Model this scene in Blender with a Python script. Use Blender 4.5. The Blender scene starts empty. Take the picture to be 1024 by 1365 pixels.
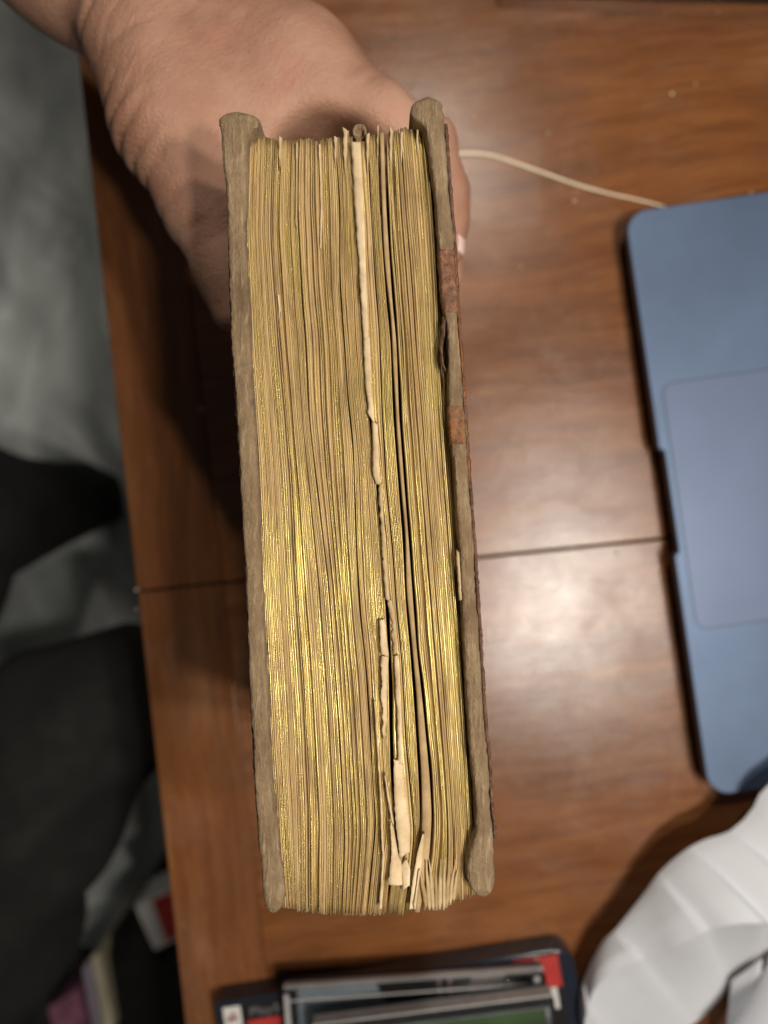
import bpy, bmesh, math, random
import numpy as np
from mathutils import Vector, noise, Matrix

random.seed(7)
S = 0.01            # every coordinate below is in centimetres
scene = bpy.context.scene
COL = scene.collection

# ------------------------------------------------------------------ camera
CAM_H = 41.0
FPX = 1025.0
cam_d = bpy.data.cameras.new('camera')
cam = bpy.data.objects.new('camera', cam_d)
COL.objects.link(cam)
cam.location = (0, 0, CAM_H * S)
cam.rotation_euler = (0, 0, 0)
cam_d.sensor_fit = 'VERTICAL'
cam_d.sensor_height = 36.0
cam_d.lens = FPX / 1365.0 * 36.0
cam_d.clip_start = 0.01
cam_d.clip_end = 20.0
cam_d.dof.use_dof = True
cam_d.dof.focus_distance = 0.210
cam_d.dof.aperture_fstop = 6.6
scene.camera = cam

# ------------------------------------------------------------------ room light
world = bpy.data.worlds.new('World')
scene.world = world
world.use_nodes = True
bg = world.node_tree.nodes['Background']
bg.inputs[0].default_value = (1.0, 0.93, 0.85, 1)
bg.inputs[1].default_value = 0.04


def lamp(name, loc, size, power, col):
    d = bpy.data.lights.new(name, 'AREA')
    d.shape = 'DISK'
    d.size = size * S
    d.energy = power
    d.color = col
    o = bpy.data.objects.new(name, d)
    o.location = Vector(loc) * S
    v = Vector((0, 0, 10)) - Vector(loc)
    o.rotation_euler = v.to_track_quat('-Z', 'Y').to_euler()
    COL.objects.link(o)
    return o


lamp('ceiling_lamp', (25, -20, 90), 5, 2.9, (1.0, 0.92, 0.82))
lamp('ceiling_lamp', (37, -15, 92), 5, 2.9, (1.0, 0.92, 0.82))
lamp('ceiling_lamp', (30, 3, 92), 5, 2.0, (1.0, 0.93, 0.84))
lamp('ceiling_lamp', (7, 56, 92), 5, 2.4, (1.0, 0.91, 0.80))

scene.view_settings.view_transform = 'Standard'
scene.view_settings.look = 'None'
scene.view_settings.exposure = 0.0
scene.view_settings.gamma = 1.0


# ------------------------------------------------------------------ helpers
def U(px, py, z):
    """point of the place at height z (cm) measured from the photograph"""
    k = (CAM_H - z) / FPX
    return (px - 512.0) * k, (682.5 - py) * k, z


def mesh_obj(name, verts, faces, mat, parent=None, base=(0, 0, 0), smooth=True, uvs=None, link=True):
    """verts in world centimetres; base = the thing's base point (parts take their root's)"""
    if parent is not None:
        base = parent['_b']
    bx, by, bz = base
    me = bpy.data.meshes.new(name)
    me.from_pydata([((x - bx) * S, (y - by) * S, (z - bz) * S) for x, y, z in verts], [], faces)
    if smooth:
        me.polygons.foreach_set('use_smooth', [True] * len(me.polygons))
    if uvs is not None:
        uvl = me.uv_layers.new(name='UVMap')
        idx = np.zeros(len(me.loops), dtype=np.int32)
        me.loops.foreach_get('vertex_index', idx)
        a = np.array(uvs, dtype=np.float32)[idx]
        uvl.data.foreach_set('uv', a.ravel())
    mats = mat if isinstance(mat, (list, tuple)) else [mat]
    for m in mats:
        me.materials.append(m)
    me.update()
    o = bpy.data.objects.new(name, me)
    COL.objects.link(o)
    if parent is not None:
        o.parent = parent
    else:
        o.location = (bx * S, by * S, bz * S)
    o['_b'] = list(base)
    return o


def empty(name, base, label, cat, group=None):
    o = bpy.data.objects.new(name, None)
    o.empty_display_size = 0.02
    o.location = Vector(base) * S
    COL.objects.link(o)
    o['_b'] = list(base)
    tag(o, label, cat, group)
    return o


def tag(o, label=None, cat=None, group=None, kind=None):
    if label: o['label'] = label
    if cat: o['category'] = cat
    if group: o['group'] = group
    if kind: o['kind'] = kind
    return o


def fix_normals(o):
    bm = bmesh.new()
    bm.from_mesh(o.data)
    bmesh.ops.recalc_face_normals(bm, faces=bm.faces)
    bm.to_mesh(o.data)
    bm.free()
    return o


def bevel(o, w, seg=2):
    m = o.modifiers.new('bevel', 'BEVEL')
    m.width = w * S
    m.segments = seg
    m.limit_method = 'ANGLE'
    m.angle_limit = math.radians(40)
    return o


def prism(name, poly, z0, z1, mat, parent=None, base=(0, 0, 0), bev=0.0, seg=2, smooth=False):
    n = len(poly)
    v = [(x, y, z0) for x, y in poly] + [(x, y, z1) for x, y in poly]
    f = [tuple(range(n - 1, -1, -1)), tuple(range(n, 2 * n))]
    f += [(i, (i + 1) % n, n + (i + 1) % n, n + i) for i in range(n)]
    o = mesh_obj(name, v, f, mat, parent, base, smooth=smooth)
    fix_normals(o)
    if bev:
        bevel(o, bev, seg)
        o.data.polygons.foreach_set('use_smooth', [True] * len(o.data.polygons))
        w = o.modifiers.new('normals', 'WEIGHTED_NORMAL')
        w.keep_sharp = False
    return o


def rounded_poly(pts, radii, seg=8):
    """polygon with rounded corners"""
    out = []
    n = len(pts)
    for i in range(n):
        p = Vector(pts[i]); a = Vector(pts[i - 1]); b = Vector(pts[(i + 1) % n])
        r = radii[i]
        if r <= 0:
            out.append((p.x, p.y)); continue
        da = (a - p).normalized(); db = (b - p).normalized()
        ang = da.angle(db)
        t = r / math.tan(ang / 2)
        c = p + (da + db).normalized() * (r / math.sin(ang / 2))
        s = p + da * t; e = p + db * t
        a0 = math.atan2(s.y - c.y, s.x - c.x); a1 = math.atan2(e.y - c.y, e.x - c.x)
        d = (a1 - a0 + math.pi) % (2 * math.pi) - math.pi
        for k in range(seg + 1):
            t_ = a0 + d * k / seg
            out.append((c.x + r * math.cos(t_), c.y + r * math.sin(t_)))
    return out


def fn(x, y=0.0, z=0.0):
    return noise.noise(Vector((x, y, z)))


def interp(poly):
    ys = np.array([p[1] for p in poly], float)
    xs = np.array([p[0] for p in poly], float)
    o = np.argsort(ys)
    return ys[o], xs[o]


class Line:
    """x as a smooth function of y, both in photograph pixels"""
    def __init__(self, pts, smooth=18):
        ys, xs = interp(pts)
        self.y = np.arange(100, 1260, 2.0)
        v = np.interp(self.y, ys, xs)
        # extrapolate ends linearly
        lo = self.y < ys[0]; hi = self.y > ys[-1]
        if len(ys) > 1:
            v[lo] = xs[0] + (self.y[lo] - ys[0]) * (xs[1] - xs[0]) / (ys[1] - ys[0])
            v[hi] = xs[-1] + (self.y[hi] - ys[-1]) * (xs[-1] - xs[-2]) / (ys[-1] - ys[-2])
        k = int(smooth / 2)
        if k > 0:
            pad = np.concatenate([2 * v[0] - v[k:0:-1], v, 2 * v[-1] - v[-2:-k - 2:-1]])
            ker = np.hanning(2 * k + 3)[1:-1]; ker /= ker.sum()
            v = np.convolve(pad, ker, 'valid')
        self.v = v

    def __call__(self, y):
        return float(np.interp(y, self.y, self.v))


# ------------------------------------------------------------------ materials
def new_mat(name):
    m = bpy.data.materials.new(name)
    m.use_nodes = True
    nt = m.node_tree
    b = nt.nodes['Principled BSDF']
    return m, nt, b


class NT:
    def __init__(self, nt):
        self.nt = nt

    def n(self, typ, **kw):
        nd = self.nt.nodes.new(typ)
        for k, v in kw.items():
            if k.startswith('i_'):
                key = k[2:].replace('_', ' ')
                nd.inputs[key].default_value = v
            else:
                setattr(nd, k, v)
        return nd

    def l(self, a, b):
        self.nt.links.new(a, b)

    def coord(self, kind='Object', scale=(1, 1, 1), rot=(0, 0, 0)):
        tc = self.n('ShaderNodeTexCoord')
        mp = self.n('ShaderNodeMapping')
        mp.inputs['Scale'].default_value = scale
        mp.inputs['Rotation'].default_value = rot
        self.l(tc.outputs[kind], mp.inputs['Vector'])
        return mp.outputs[0]

    def noise(self, vec, scale, detail=4, rough=0.55, dist=0.0):
        n = self.n('ShaderNodeTexNoise')
        n.inputs['Scale'].default_value = scale
        n.inputs['Detail'].default_value = detail
        n.inputs['Roughness'].default_value = rough
        n.inputs['Distortion'].default_value = dist
        self.l(vec, n.inputs['Vector'])
        return n.outputs[0]

    def ramp(self, fac, stops, interp='LINEAR'):
        r = self.n('ShaderNodeValToRGB')
        r.color_ramp.interpolation = interp
        e = r.color_ramp.elements
        while len(e) < len(stops):
            e.new(0.5)
        for i, (p, c) in enumerate(stops):
            e[i].position = p
            if not isinstance(c, (tuple, list)):
                c = (c, c, c)
            e[i].color = (c[0], c[1], c[2], 1)
        self.l(fac, r.inputs[0])
        return r.outputs[0]

    def mix(self, fac, a, b, mode='MIX'):
        m = self.n('ShaderNodeMix', data_type='RGBA', blend_type=mode)
        for s, i in ((fac, 0), (a, 6), (b, 7)):
            if hasattr(s, 'links') or hasattr(s, 'is_linked'):
                self.l(s, m.inputs[i])
            else:
                m.inputs[i].default_value = s if i == 0 else (s[0], s[1], s[2], 1)
        return m.outputs[2]

    def math(self, op, a, b=None, c=None, clamp=False):
        m = self.n('ShaderNodeMath', operation=op, use_clamp=clamp)
        for i, s in enumerate((a, b, c)):
            if s is None: continue
            if hasattr(s, 'is_linked'):
                self.l(s, m.inputs[i])
            else:
                m.inputs[i].default_value = s
        return m.outputs[0]

    def bump(self, h, strength, dist, normal=None):
        b = self.n('ShaderNodeBump')
        b.inputs['Strength'].default_value = strength
        b.inputs['Distance'].default_value = dist
        self.l(h, b.inputs['Height'])
        if normal is not None:
            self.l(normal, b.inputs['Normal'])
        return b.outputs[0]


def simple(name, col, rough=0.5, metal=0.0, var=0.12, scale=60, bump=0.15, bdist=0.0005, **kw):
    m, nt, b = new_mat(name)
    t = NT(nt)
    v = t.coord()
    f = t.noise(v, scale, 5)
    c = t.ramp(f, [(0.3, tuple(x * (1 - var) for x in col)), (0.75, tuple(min(1, x * (1 + var)) for x in col))])
    t.l(c, b.inputs['Base Color'])
    r = t.ramp(t.noise(v, scale * 0.4, 3), [(0.3, rough * 0.85), (0.7, min(1, rough * 1.15))])
    t.l(r, b.inputs['Roughness'])
    b.inputs['Metallic'].default_value = metal
    if bump:
        t.l(t.bump(t.noise(v, scale * 4, 3), bump, bdist), b.inputs['Normal'])
    for k, x in kw.items():
        b.inputs[k.replace('_', ' ')].default_value = x
    return m


def wood_mat(name, grain_angle, tint=1.0):
    m, nt, b = new_mat(name)
    t = NT(nt)
    g = t.coord('Object', (1, 1, 1), (0, 0, grain_angle))
    sc = t.n('ShaderNodeMapping'); sc.inputs['Scale'].default_value = (2.6, 44, 6)
    t.l(g, sc.inputs['Vector'])
    # slow wander so that the grain bends
    warp = t.noise(g, 5.0, 2)
    wv = t.n('ShaderNodeVectorMath', operation='MULTIPLY_ADD')
    cw = t.n('ShaderNodeCombineXYZ'); t.l(warp, cw.inputs[1])
    t.l(cw.outputs[0], wv.inputs[0]); wv.inputs[1].default_value = (0, 2.0, 0)
    t.l(sc.outputs[0], wv.inputs[2])
    vec = wv.outputs[0]
    broad = t.noise(vec, 1.2, 5, 0.6, 0.4)
    fine_m = t.n('ShaderNodeMapping'); fine_m.inputs['Scale'].default_value = (4, 26, 1)
    t.l(vec, fine_m.inputs['Vector'])
    fine = t.noise(fine_m.outputs[0], 1.6, 6, 0.65)
    blot = t.noise(g, 16, 4, 0.6)
    c1 = t.ramp(broad, [(0.25, (0.19 * tint, 0.062 * tint, 0.016 * tint)), (0.5, (0.285 * tint, 0.107 * tint, 0.034 * tint)),
                        (0.75, (0.40 * tint, 0.158 * tint, 0.050 * tint))])
    c2 = t.mix(t.ramp(fine, [(0.35, 0.0), (0.62, 1.0)]), (0.55, 0.50, 0.45), (1.18, 1.16, 1.14))
    c = t.mix(0.9, c1, c2, 'MULTIPLY')
    c = t.mix(t.ramp(blot, [(0.42, 0.0), (0.75, 0.5)]), c, (0.125, 0.055, 0.030))
    # wiped dust and old smears: pale film
    sm = t.noise(g, 9, 5, 0.62, 0.8)
    film = t.ramp(sm, [(0.50, 0.0), (0.75, 0.26)])
    c = t.mix(film, c, (0.30, 0.23, 0.185))
    vo = t.n('ShaderNodeTexVoronoi'); vo.inputs['Scale'].default_value = 75
    t.l(g, vo.inputs['Vector'])
    speck = t.ramp(vo.outputs['Distance'], [(0.025, 1.0), (0.06, 0.0)])
    sel = t.ramp(t.noise(g, 30, 2), [(0.56, 0.0), (0.62, 0.6)])
    c = t.mix(t.math('MULTIPLY', speck, sel), c, (0.55, 0.42, 0.28))
    fl_ = t.n('ShaderNodeMapping'); fl_.inputs['Scale'].default_value = (16, 120, 1)
    t.l(g, fl_.inputs['Vector'])
    fleck = t.noise(fl_.outputs[0], 1.0, 6, 0.75)
    c = t.mix(t.ramp(fleck, [(0.30, 0.55), (0.50, 0.0)]), c, (0.085, 0.030, 0.012))
    c = t.mix(t.ramp(fleck, [(0.55, 0.0), (0.75, 0.35)]), c, (0.42, 0.21, 0.085))
    t.l(c, b.inputs['Base Color'])
    r = t.ramp(t.noise(g, 22, 6, 0.7, 1.0), [(0.3, 0.19), (0.55, 0.27), (0.8, 0.42)])
    t.l(r, b.inputs['Roughness'])
    b.inputs['Specular IOR Level'].default_value = 0.5
    scr = t.coord('Object', (14, 150, 1), (0, 0, 0.9))
    h = t.math('ADD', t.math('MULTIPLY', fine, 0.5), t.math('MULTIPLY', t.noise(scr, 1.0, 4, 0.7), 0.35))
    h = t.math('ADD', h, t.math('MULTIPLY', t.noise(g, 60, 5, 0.7), 0.6))
    t.l(t.bump(h, 0.22, 0.0006), b.inputs['Normal'])
    return m


M_WOOD = wood_mat('cherry_wood', math.radians(-8), 0.80)
M_WOOD_EDGE = wood_mat('cherry_wood_edge_band', math.radians(84), 0.72)


def gilt_mat():
    """gilded page edge: worn gold leaf over tan paper"""
    m, nt, b = new_mat('gilt_page_edge')
    t = NT(nt)
    tc = t.n('ShaderNodeTexCoord')

    def mp(sx, sy):
        q = t.n('ShaderNodeMapping'); q.inputs['Scale'].default_value = (sx, sy, 1)
        t.l(tc.outputs['UV'], q.inputs['Vector'])
        return q.outputs[0]
    oi = t.n('ShaderNodeObjectInfo')
    streak = t.noise(mp(33, 0.07), 1.0, 5, 0.75)       # one streak per sheet
    streak2 = t.noise(mp(75, 0.5), 1.0, 3, 0.6)
    speck = t.noise(mp(52, 28), 1.0, 3, 0.85)
    patch = t.noise(mp(0.55, 0.22), 1.0, 4, 0.6)
    paper = t.ramp(streak, [(0.25, (0.22, 0.13, 0.05)), (0.44, (0.55, 0.375, 0.165)), (0.76, (0.82, 0.65, 0.36))])
    paper = t.mix(t.math('MULTIPLY', oi.outputs['Random'], 0.65), paper, (0.36, 0.215, 0.105))
    stain = t.noise(mp(1.4, 0.5), 1.0, 4, 0.65)
    paper = t.mix(t.ramp(stain, [(0.48, 0.0), (0.68, 0.55)]), paper, (0.22, 0.13, 0.07))
    t.l(paper, b.inputs['Base Color'])
    b.inputs['Roughness'].default_value = 0.8
    b.inputs['Specular IOR Level'].default_value = 0.25
    gold = t.n('ShaderNodeBsdfPrincipled')
    gc = t.ramp(streak2, [(0.3, (0.72, 0.59, 0.18)), (0.7, (0.96, 0.89, 0.37))])
    t.l(gc, gold.inputs['Base Color'])
    gold.inputs['Metallic'].default_value = 1.0
    gold.inputs['Roughness'].default_value = 0.27
    k = t.math('ADD', t.math('MULTIPLY', speck, 0.9), t.math('MULTIPLY', streak, 0.6))
    k = t.math('ADD', k, t.math('MULTIPLY', patch, 1.0))
    k = t.math('ADD', k, t.math('MULTIPLY', t.math('SUBTRACT', oi.outputs['Random'], 0.5), 0.30))
    mask = t.ramp(k, [(0.0, 0.0), (0.5, 0.0), (1.0, 1.0)])
    mask = t.math('MULTIPLY', t.math('SUBTRACT', k, 1.14), 2.8, clamp=True)
    mask = t.math('MULTIPLY', mask, 0.78)
    h = t.math('ADD', t.math('MULTIPLY', streak, 1.0), t.math('MULTIPLY', speck, 0.45))
    h = t.math('ADD', h, t.math('MULTIPLY', streak2, 0.6))
    bn = t.bump(h, 1.0, 0.00022)
    t.l(bn, b.inputs['Normal'])
    vg = t.n('ShaderNodeTexVoronoi'); vg.inputs['Scale'].default_value = 1.0
    t.l(mp(60, 38), vg.inputs['Vector'])
    gs = t.math('ADD', h, t.math('MULTIPLY', vg.outputs['Color'], 0.9))
    t.l(t.bump(gs, 1.0, 0.00007), gold.inputs['Normal'])
    ms = t.n('ShaderNodeMixShader')
    t.l(mask, ms.inputs[0]); t.l(b.outputs[0], ms.inputs[1]); t.l(gold.outputs[0], ms.inputs[2])
    out = [n for n in nt.nodes if n.type == 'OUTPUT_MATERIAL'][0]
    t.l(ms.outputs[0], out.inputs['Surface'])
    return m


M_GILT = gilt_mat()


def paper_mat(name, a, b_, rough=0.85):
    m, nt, b = new_mat(name)
    t = NT(nt)
    v = t.coord()
    c = t.ramp(t.noise(v, 130, 5, 0.65), [(0.3, a), (0.7, b_)])
    st = t.ramp(t.noise(v, 40, 4), [(0.5, 0.0), (0.75, 0.5)])
    c = t.mix(st, c, (a[0] * 0.72, a[1] * 0.62, a[2] * 0.45))
    t.l(c, b.inputs['Base Color'])
    b.inputs['Roughness'].default_value = rough
    b.inputs['Specular IOR Level'].default_value = 0.2
    t.l(t.bump(t.noise(v, 500, 4, 0.7), 0.3, 0.0003), b.inputs['Normal'])
    return m


M_CREAM = paper_mat('cream_paper', (0.52, 0.37, 0.205), (0.78, 0.63, 0.41))
M_OLDPAPER = paper_mat('old_brown_paper', (0.30, 0.20, 0.10), (0.52, 0.38, 0.20))
M_TANPAPER = paper_mat('tan_paper', (0.42, 0.30, 0.16), (0.62, 0.48, 0.28))


def board_mat():
    m, nt, b = new_mat('scuffed_suede_board')
    t = NT(nt)
    v = t.coord()
    n1 = t.noise(v, 55, 5, 0.6)
    n2 = t.noise(v, 420, 4, 0.7)
    vs = t.coord('Object', (900, 130, 300))
    fib = t.noise(vs, 1.0, 4, 0.7)
    c = t.ramp(n1, [(0.28, (0.16, 0.102, 0.056)), (0.5, (0.265, 0.180, 0.102)), (0.74, (0.37, 0.265, 0.158))])
    c = t.mix(t.ramp(n2, [(0.3, 0.0), (0.7, 0.7)]), t.mix(0.45, c, (0.10, 0.064, 0.034)), c)
    c = t.mix(t.ramp(fib, [(0.52, 0.0), (0.72, 0.6)]), c, (0.46, 0.36, 0.22))
    c = t.mix(t.ramp(t.noise(vs, 0.6, 4, 0.7), [(0.28, 0.6), (0.45, 0.0)]), c, (0.10, 0.07, 0.04))
    blot = t.noise(v, 120, 2)
    c = t.mix(t.ramp(blot, [(0.66, 0.0), (0.74, 0.55)]), c, (0.07, 0.06, 0.055))
    t.l(c, b.inputs['Base Color'])
    b.inputs['Roughness'].default_value = 0.88
    b.inputs['Specular IOR Level'].default_value = 0.2
    b.inputs['Sheen Weight'].default_value = 0.05
    h = t.math('ADD', t.math('MULTIPLY', n2, 0.8), t.math('MULTIPLY', fib, 0.6))
    h = t.math('ADD', h, t.math('MULTIPLY', t.noise(v, 150, 4, 0.6), 1.0))
    t.l(t.bump(h, 0.8, 0.0012), b.inputs['Normal'])
    return m


M_BOARD = board_mat()


def rust_mat(name, a, c_, d):
    m, nt, b = new_mat(name)
    t = NT(nt)
    v = t.coord()
    n2 = t.noise(v, 520, 4, 0.75)
    n1 = t.noise(v, 90, 4, 0.6)
    c = t.ramp(n2, [(0.34, a), (0.52, c_), (0.68, d)])
    c = t.mix(t.ramp(n1, [(0.5, 0.0), (0.7, 0.6)]), c, (0.14, 0.10, 0.065))
    t.l(c, b.inputs['Base Color'])
    b.inputs['Roughness'].default_value = 0.75
    t.l(t.bump(n2, 0.8, 0.0008), b.inputs['Normal'])
    return m


M_RUST = rust_mat('red_rot_leather', (0.075, 0.028, 0.013), (0.24, 0.085, 0.022), (0.38, 0.15, 0.045))
M_WORN = rust_mat('worn_leather', (0.09, 0.038, 0.022), (0.19, 0.085, 0.045), (0.32, 0.15, 0.07))
M_BROWN = rust_mat('brown_leather', (0.055, 0.024, 0.014), (0.125, 0.055, 0.030), (0.22, 0.115, 0.06))


def skin_mat():
    m, nt, b = new_mat('skin')
    t = NT(nt)
    v = t.coord()
    blot = t.noise(v, 28, 4, 0.55)
    c = t.ramp(blot, [(0.28, (0.32, 0.160, 0.100)), (0.5, (0.445, 0.245, 0.165)), (0.75, (0.56, 0.33, 0.235))])
    red = t.noise(v, 60, 3, 0.6)
    c = t.mix(t.ramp(red, [(0.52, 0.0), (0.78, 0.5)]), c, (0.47, 0.19, 0.13))
    fr = t.ramp(t.noise(v, 260, 2), [(0.70, 0.0), (0.78, 0.35)])
    c = t.mix(fr, c, (0.30, 0.13, 0.07))
    t.l(c, b.inputs['Base Color'])
    b.inputs['Roughness'].default_value = 0.50
    b.inputs['Specular IOR Level'].default_value = 0.42
    b.inputs['Subsurface Weight'].default_value = 0.15
    b.inputs['Subsurface Radius'].default_value = (1.0, 0.35, 0.18)
    b.inputs['Subsurface Scale'].default_value = 0.004
    # fine skin relief: small creases across the wrist direction and pore cells
    vr = t.coord('Object', (1, 1, 1), (0, 0, math.radians(38)))
    q = t.n('ShaderNodeMapping'); q.inputs['Scale'].default_value = (900, 260, 500)
    t.l(vr, q.inputs['Vector'])
    lines = t.noise(q.outputs[0], 1.0, 4, 0.65, 0.6)
    vo = t.n('ShaderNodeTexVoronoi'); vo.inputs['Scale'].default_value = 620
    vo.feature = 'DISTANCE_TO_EDGE'
    t.l(v, vo.inputs['Vector'])
    cell = t.ramp(vo.outputs[0], [(0.0, 0.0), (0.25, 1.0)])
    wr = t.n('ShaderNodeMapping'); wr.inputs['Scale'].default_value = (160, 30, 60)
    t.l(vr, wr.inputs['Vector'])
    big = t.noise(wr.outputs[0], 1.0, 4, 0.6, 0.4)
    v2 = t.coord('Object', (420, 1500, 700), (0, 0, math.radians(-20)))
    h = t.math('ADD', t.math('MULTIPLY', lines, 1.1), t.math('MULTIPLY', cell, 0.30))
    h = t.math('ADD', h, t.math('MULTIPLY', t.noise(v2, 1.0, 4, 0.65, 0.5), 0.7))
    h = t.math('ADD', h, t.math('MULTIPLY', big, 1.6))
    t.l(t.bump(h, 0.55, 0.0010), b.inputs['Normal'])
    return m


M_SKIN = skin_mat()
M_NAIL = simple('fingernail', (0.74, 0.52, 0.45), 0.30, 0, 0.08, 200, 0.1)
M_LAPTOP = simple('blue_anodised_aluminium', (0.108, 0.158, 0.255), 0.50, 0.45, 0.18, 14, 0.05, 0.0001)
M_PAD = simple('grey_blue_glass_trackpad', (0.12, 0.16, 0.26), 0.50, 0.35, 0.06, 20, 0.04, 0.0001)
M_GROOVE = simple('dark_groove', (0.05, 0.075, 0.12), 0.5, 0.0, 0.1)
M_RUBBER = simple('black_rubber', (0.012, 0.012, 0.013), 0.7)
M_BLACK = simple('black_plastic', (0.012, 0.012, 0.014), 0.28, 0, 0.2, 60, 0.1)
M_DARKGREY = simple('dark_grey_plastic', (0.055, 0.062, 0.075), 0.35, 0, 0.15, 60, 0.1)
M_WHITE = simple('white_plastic', (0.66, 0.68, 0.72), 0.5, 0, 0.04, 30, 0.05, 0.0003)
M_DENIM = simple('black_trouser_cloth', (0.007, 0.0062, 0.0055), 0.95, 0, 0.3, 90, 0.6, 0.001)
M_STRIPE = simple('cream_stripe', (0.95, 0.78, 0.56), 0.5)
M_CRUMB = simple('crumb', (0.70, 0.55, 0.36), 0.8)
M_SMEAR = simple('dried_smear', (0.42, 0.36, 0.33), 0.6)
M_FLOOR = simple('dark_floor', (0.035, 0.034, 0.032), 0.6, 0, 0.4, 6, 0.3)
M_SHEET = simple('grey_sheet', (0.60, 0.64, 0.62), 0.42, 0, 0.35, 7, 0.2, 0.002)


# ------------------------------------------------------------------ signed-distance bodies (hand, trousers)
def capsule_d(P, a, b, ra, rb):
    a = np.array(a, float); b = np.array(b, float)
    ab = b - a
    h = np.clip(((P - a) @ ab) / (ab @ ab), 0, 1)
    q = P - a - h[..., None] * ab
    return np.sqrt((q * q).sum(-1)) - (ra + (rb - ra) * h)


def smin(a, b, k):
    h = np.clip(0.5 + 0.5 * (b - a) / k, 0, 1)
    return b * (1 - h) + a * h - k * h * (1 - h)


def surface_nets(F, org, step):
    nx, ny, nz = F.shape
    ins = F < 0
    corners = [(i, j, k) for i in (0, 1) for j in (0, 1) for k in (0, 1)]
    cnt = np.zeros((nx - 1, ny - 1, nz - 1), np.int32)
    for i, j, k in corners:
        cnt += ins[i:nx - 1 + i, j:ny - 1 + j, k:nz - 1 + k]
    act = (cnt > 0) & (cnt < 8)
    idx = -np.ones(act.shape, np.int64)
    cells = np.argwhere(act)
    idx[act] = np.arange(len(cells))
    acc = np.zeros((len(cells), 3)); num = np.zeros(len(cells))
    for a in range(8):
        for b in range(a + 1, 8):
            ca, cb = corners[a], corners[b]
            if sum(x != y for x, y in zip(ca, cb)) != 1: continue
            fa = F[cells[:, 0] + ca[0], cells[:, 1] + ca[1], cells[:, 2] + ca[2]]
            fb = F[cells[:, 0] + cb[0], cells[:, 1] + cb[1], cells[:, 2] + cb[2]]
            m = (fa < 0) != (fb < 0)
            t = np.where(m, fa / np.where(m, fa - fb, 1), 0)
            p = np.array(ca)[None] + t[:, None] * (np.array(cb) - np.array(ca))[None]
            acc[m] += p[m]; num[m] += 1
    V = (cells + acc / num[:, None]) * step + np.array(org)
    faces = []
    for ax in range(3):
        sh = [nx, ny, nz]; sh[ax] -= 1
        sl0 = [slice(0, s) for s in sh]; sl1 = [slice(0, s) for s in sh]
        sl1[ax] = slice(1, sh[ax] + 1)
        A = ins[tuple(sl0)]; B = ins[tuple(sl1)]
        e = np.argwhere(A != B)
        u, w = [(1, 2), (2, 0), (0, 1)][ax]
        ok = (e[:, u] > 0) & (e[:, w] > 0) & (e[:, u] < act.shape[u]) & (e[:, w] < act.shape[w])
        e = e[ok]
        flip = A[e[:, 0], e[:, 1], e[:, 2]]
        q = []
        for du, dw in ((-1, -1), (0, -1), (0, 0), (-1, 0)):
            c = e.copy(); c[:, u] += du; c[:, w] += dw
            q.append(idx[c[:, 0], c[:, 1], c[:, 2]])
        Q = np.stack(q, 1)
        Q[~flip] = Q[~flip][:, ::-1]
        faces.append(Q)
    return V, np.concatenate(faces)


def sdf_mesh(field, lo, hi, step):
    xs = [np.arange(lo[i], hi[i] + step, step) for i in range(3)]
    P = np.stack(np.meshgrid(*xs, indexing='ij'), -1)
    V, Fc = surface_nets(field(P), lo, step)
    return V.tolist(), Fc.tolist()


# ------------------------------------------------------------------ floor and the grey sheet on it
FZ = -73.0
fl = mesh_obj('floor', [(-260, -260, FZ), (260, -260, FZ), (260, 260, FZ), (-260, 260, FZ)], [(0, 1, 2, 3)], M_FLOOR, base=(0, 0, FZ))
tag(fl, kind='structure')


def grid(x0, x1, y0, y1, nx, ny, zf):
    v, f = [], []
    for j in range(ny + 1):
        for i in range(nx + 1):
            x = x0 + (x1 - x0) * i / nx; y = y0 + (y1 - y0) * j / ny
            v.append((x, y, zf(x, y)))
    for j in range(ny):
        for i in range(nx):
            a = j * (nx + 1) + i
            f.append((a, a + 1, a + nx + 2, a + nx + 1))
    return v, f


def sheet_z(x, y):
    a = fn(x * 0.10 + fn(x * .05, y * .05) * 1.2, y * 0.035, 3.1)
    b = fn(x * 0.23 + 5, y * 0.11 + a, 7.7)
    c = 1 - abs(fn(x * 0.13 + y * .05, y * 0.06, 1.3)) * 2
    return FZ + 5.5 + 4.2 * a + 1.6 * b + 1.8 * c


v, f = grid(-84, -22, -60, 86, 90, 170, sheet_z)
sh = mesh_obj('grey_sheet', v, f, M_SHEET, base=(-50, 10, FZ))
tag(sh, 'rumpled grey sheet lying on the floor beside the table', 'sheet')

# ------------------------------------------------------------------ table
E_TOP = Vector(U(93, 0, 0)[:2]); E_BOT = Vector(U(244, 1365, 0)[:2])
ed = (E_TOP - E_BOT).normalized()
en = Vector((ed.y, -ed.x))                      # towards the table
E0 = Vector(U(183, 789, 0)[:2])                 # where the leaf joint meets the edge
J1 = Vector(U(886, 718, 0)[:2])
jd = (J1 - E0).normalized()
table = empty('wooden_table', (E0.x + 30, E0.y, FZ), 'reddish brown cherry wood table with a leaf joint across it', 'table')
TH = 2.6
A = 62.0; W = 95.0; BW = 4.6


def quad_leaf(name, p, q, r, s_, z1, mat, bev, par=table):
    return prism(name, [tuple(p), tuple(q), tuple(r), tuple(s_)], z1 - TH, z1, mat, par, bev=bev, seg=3)


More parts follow.
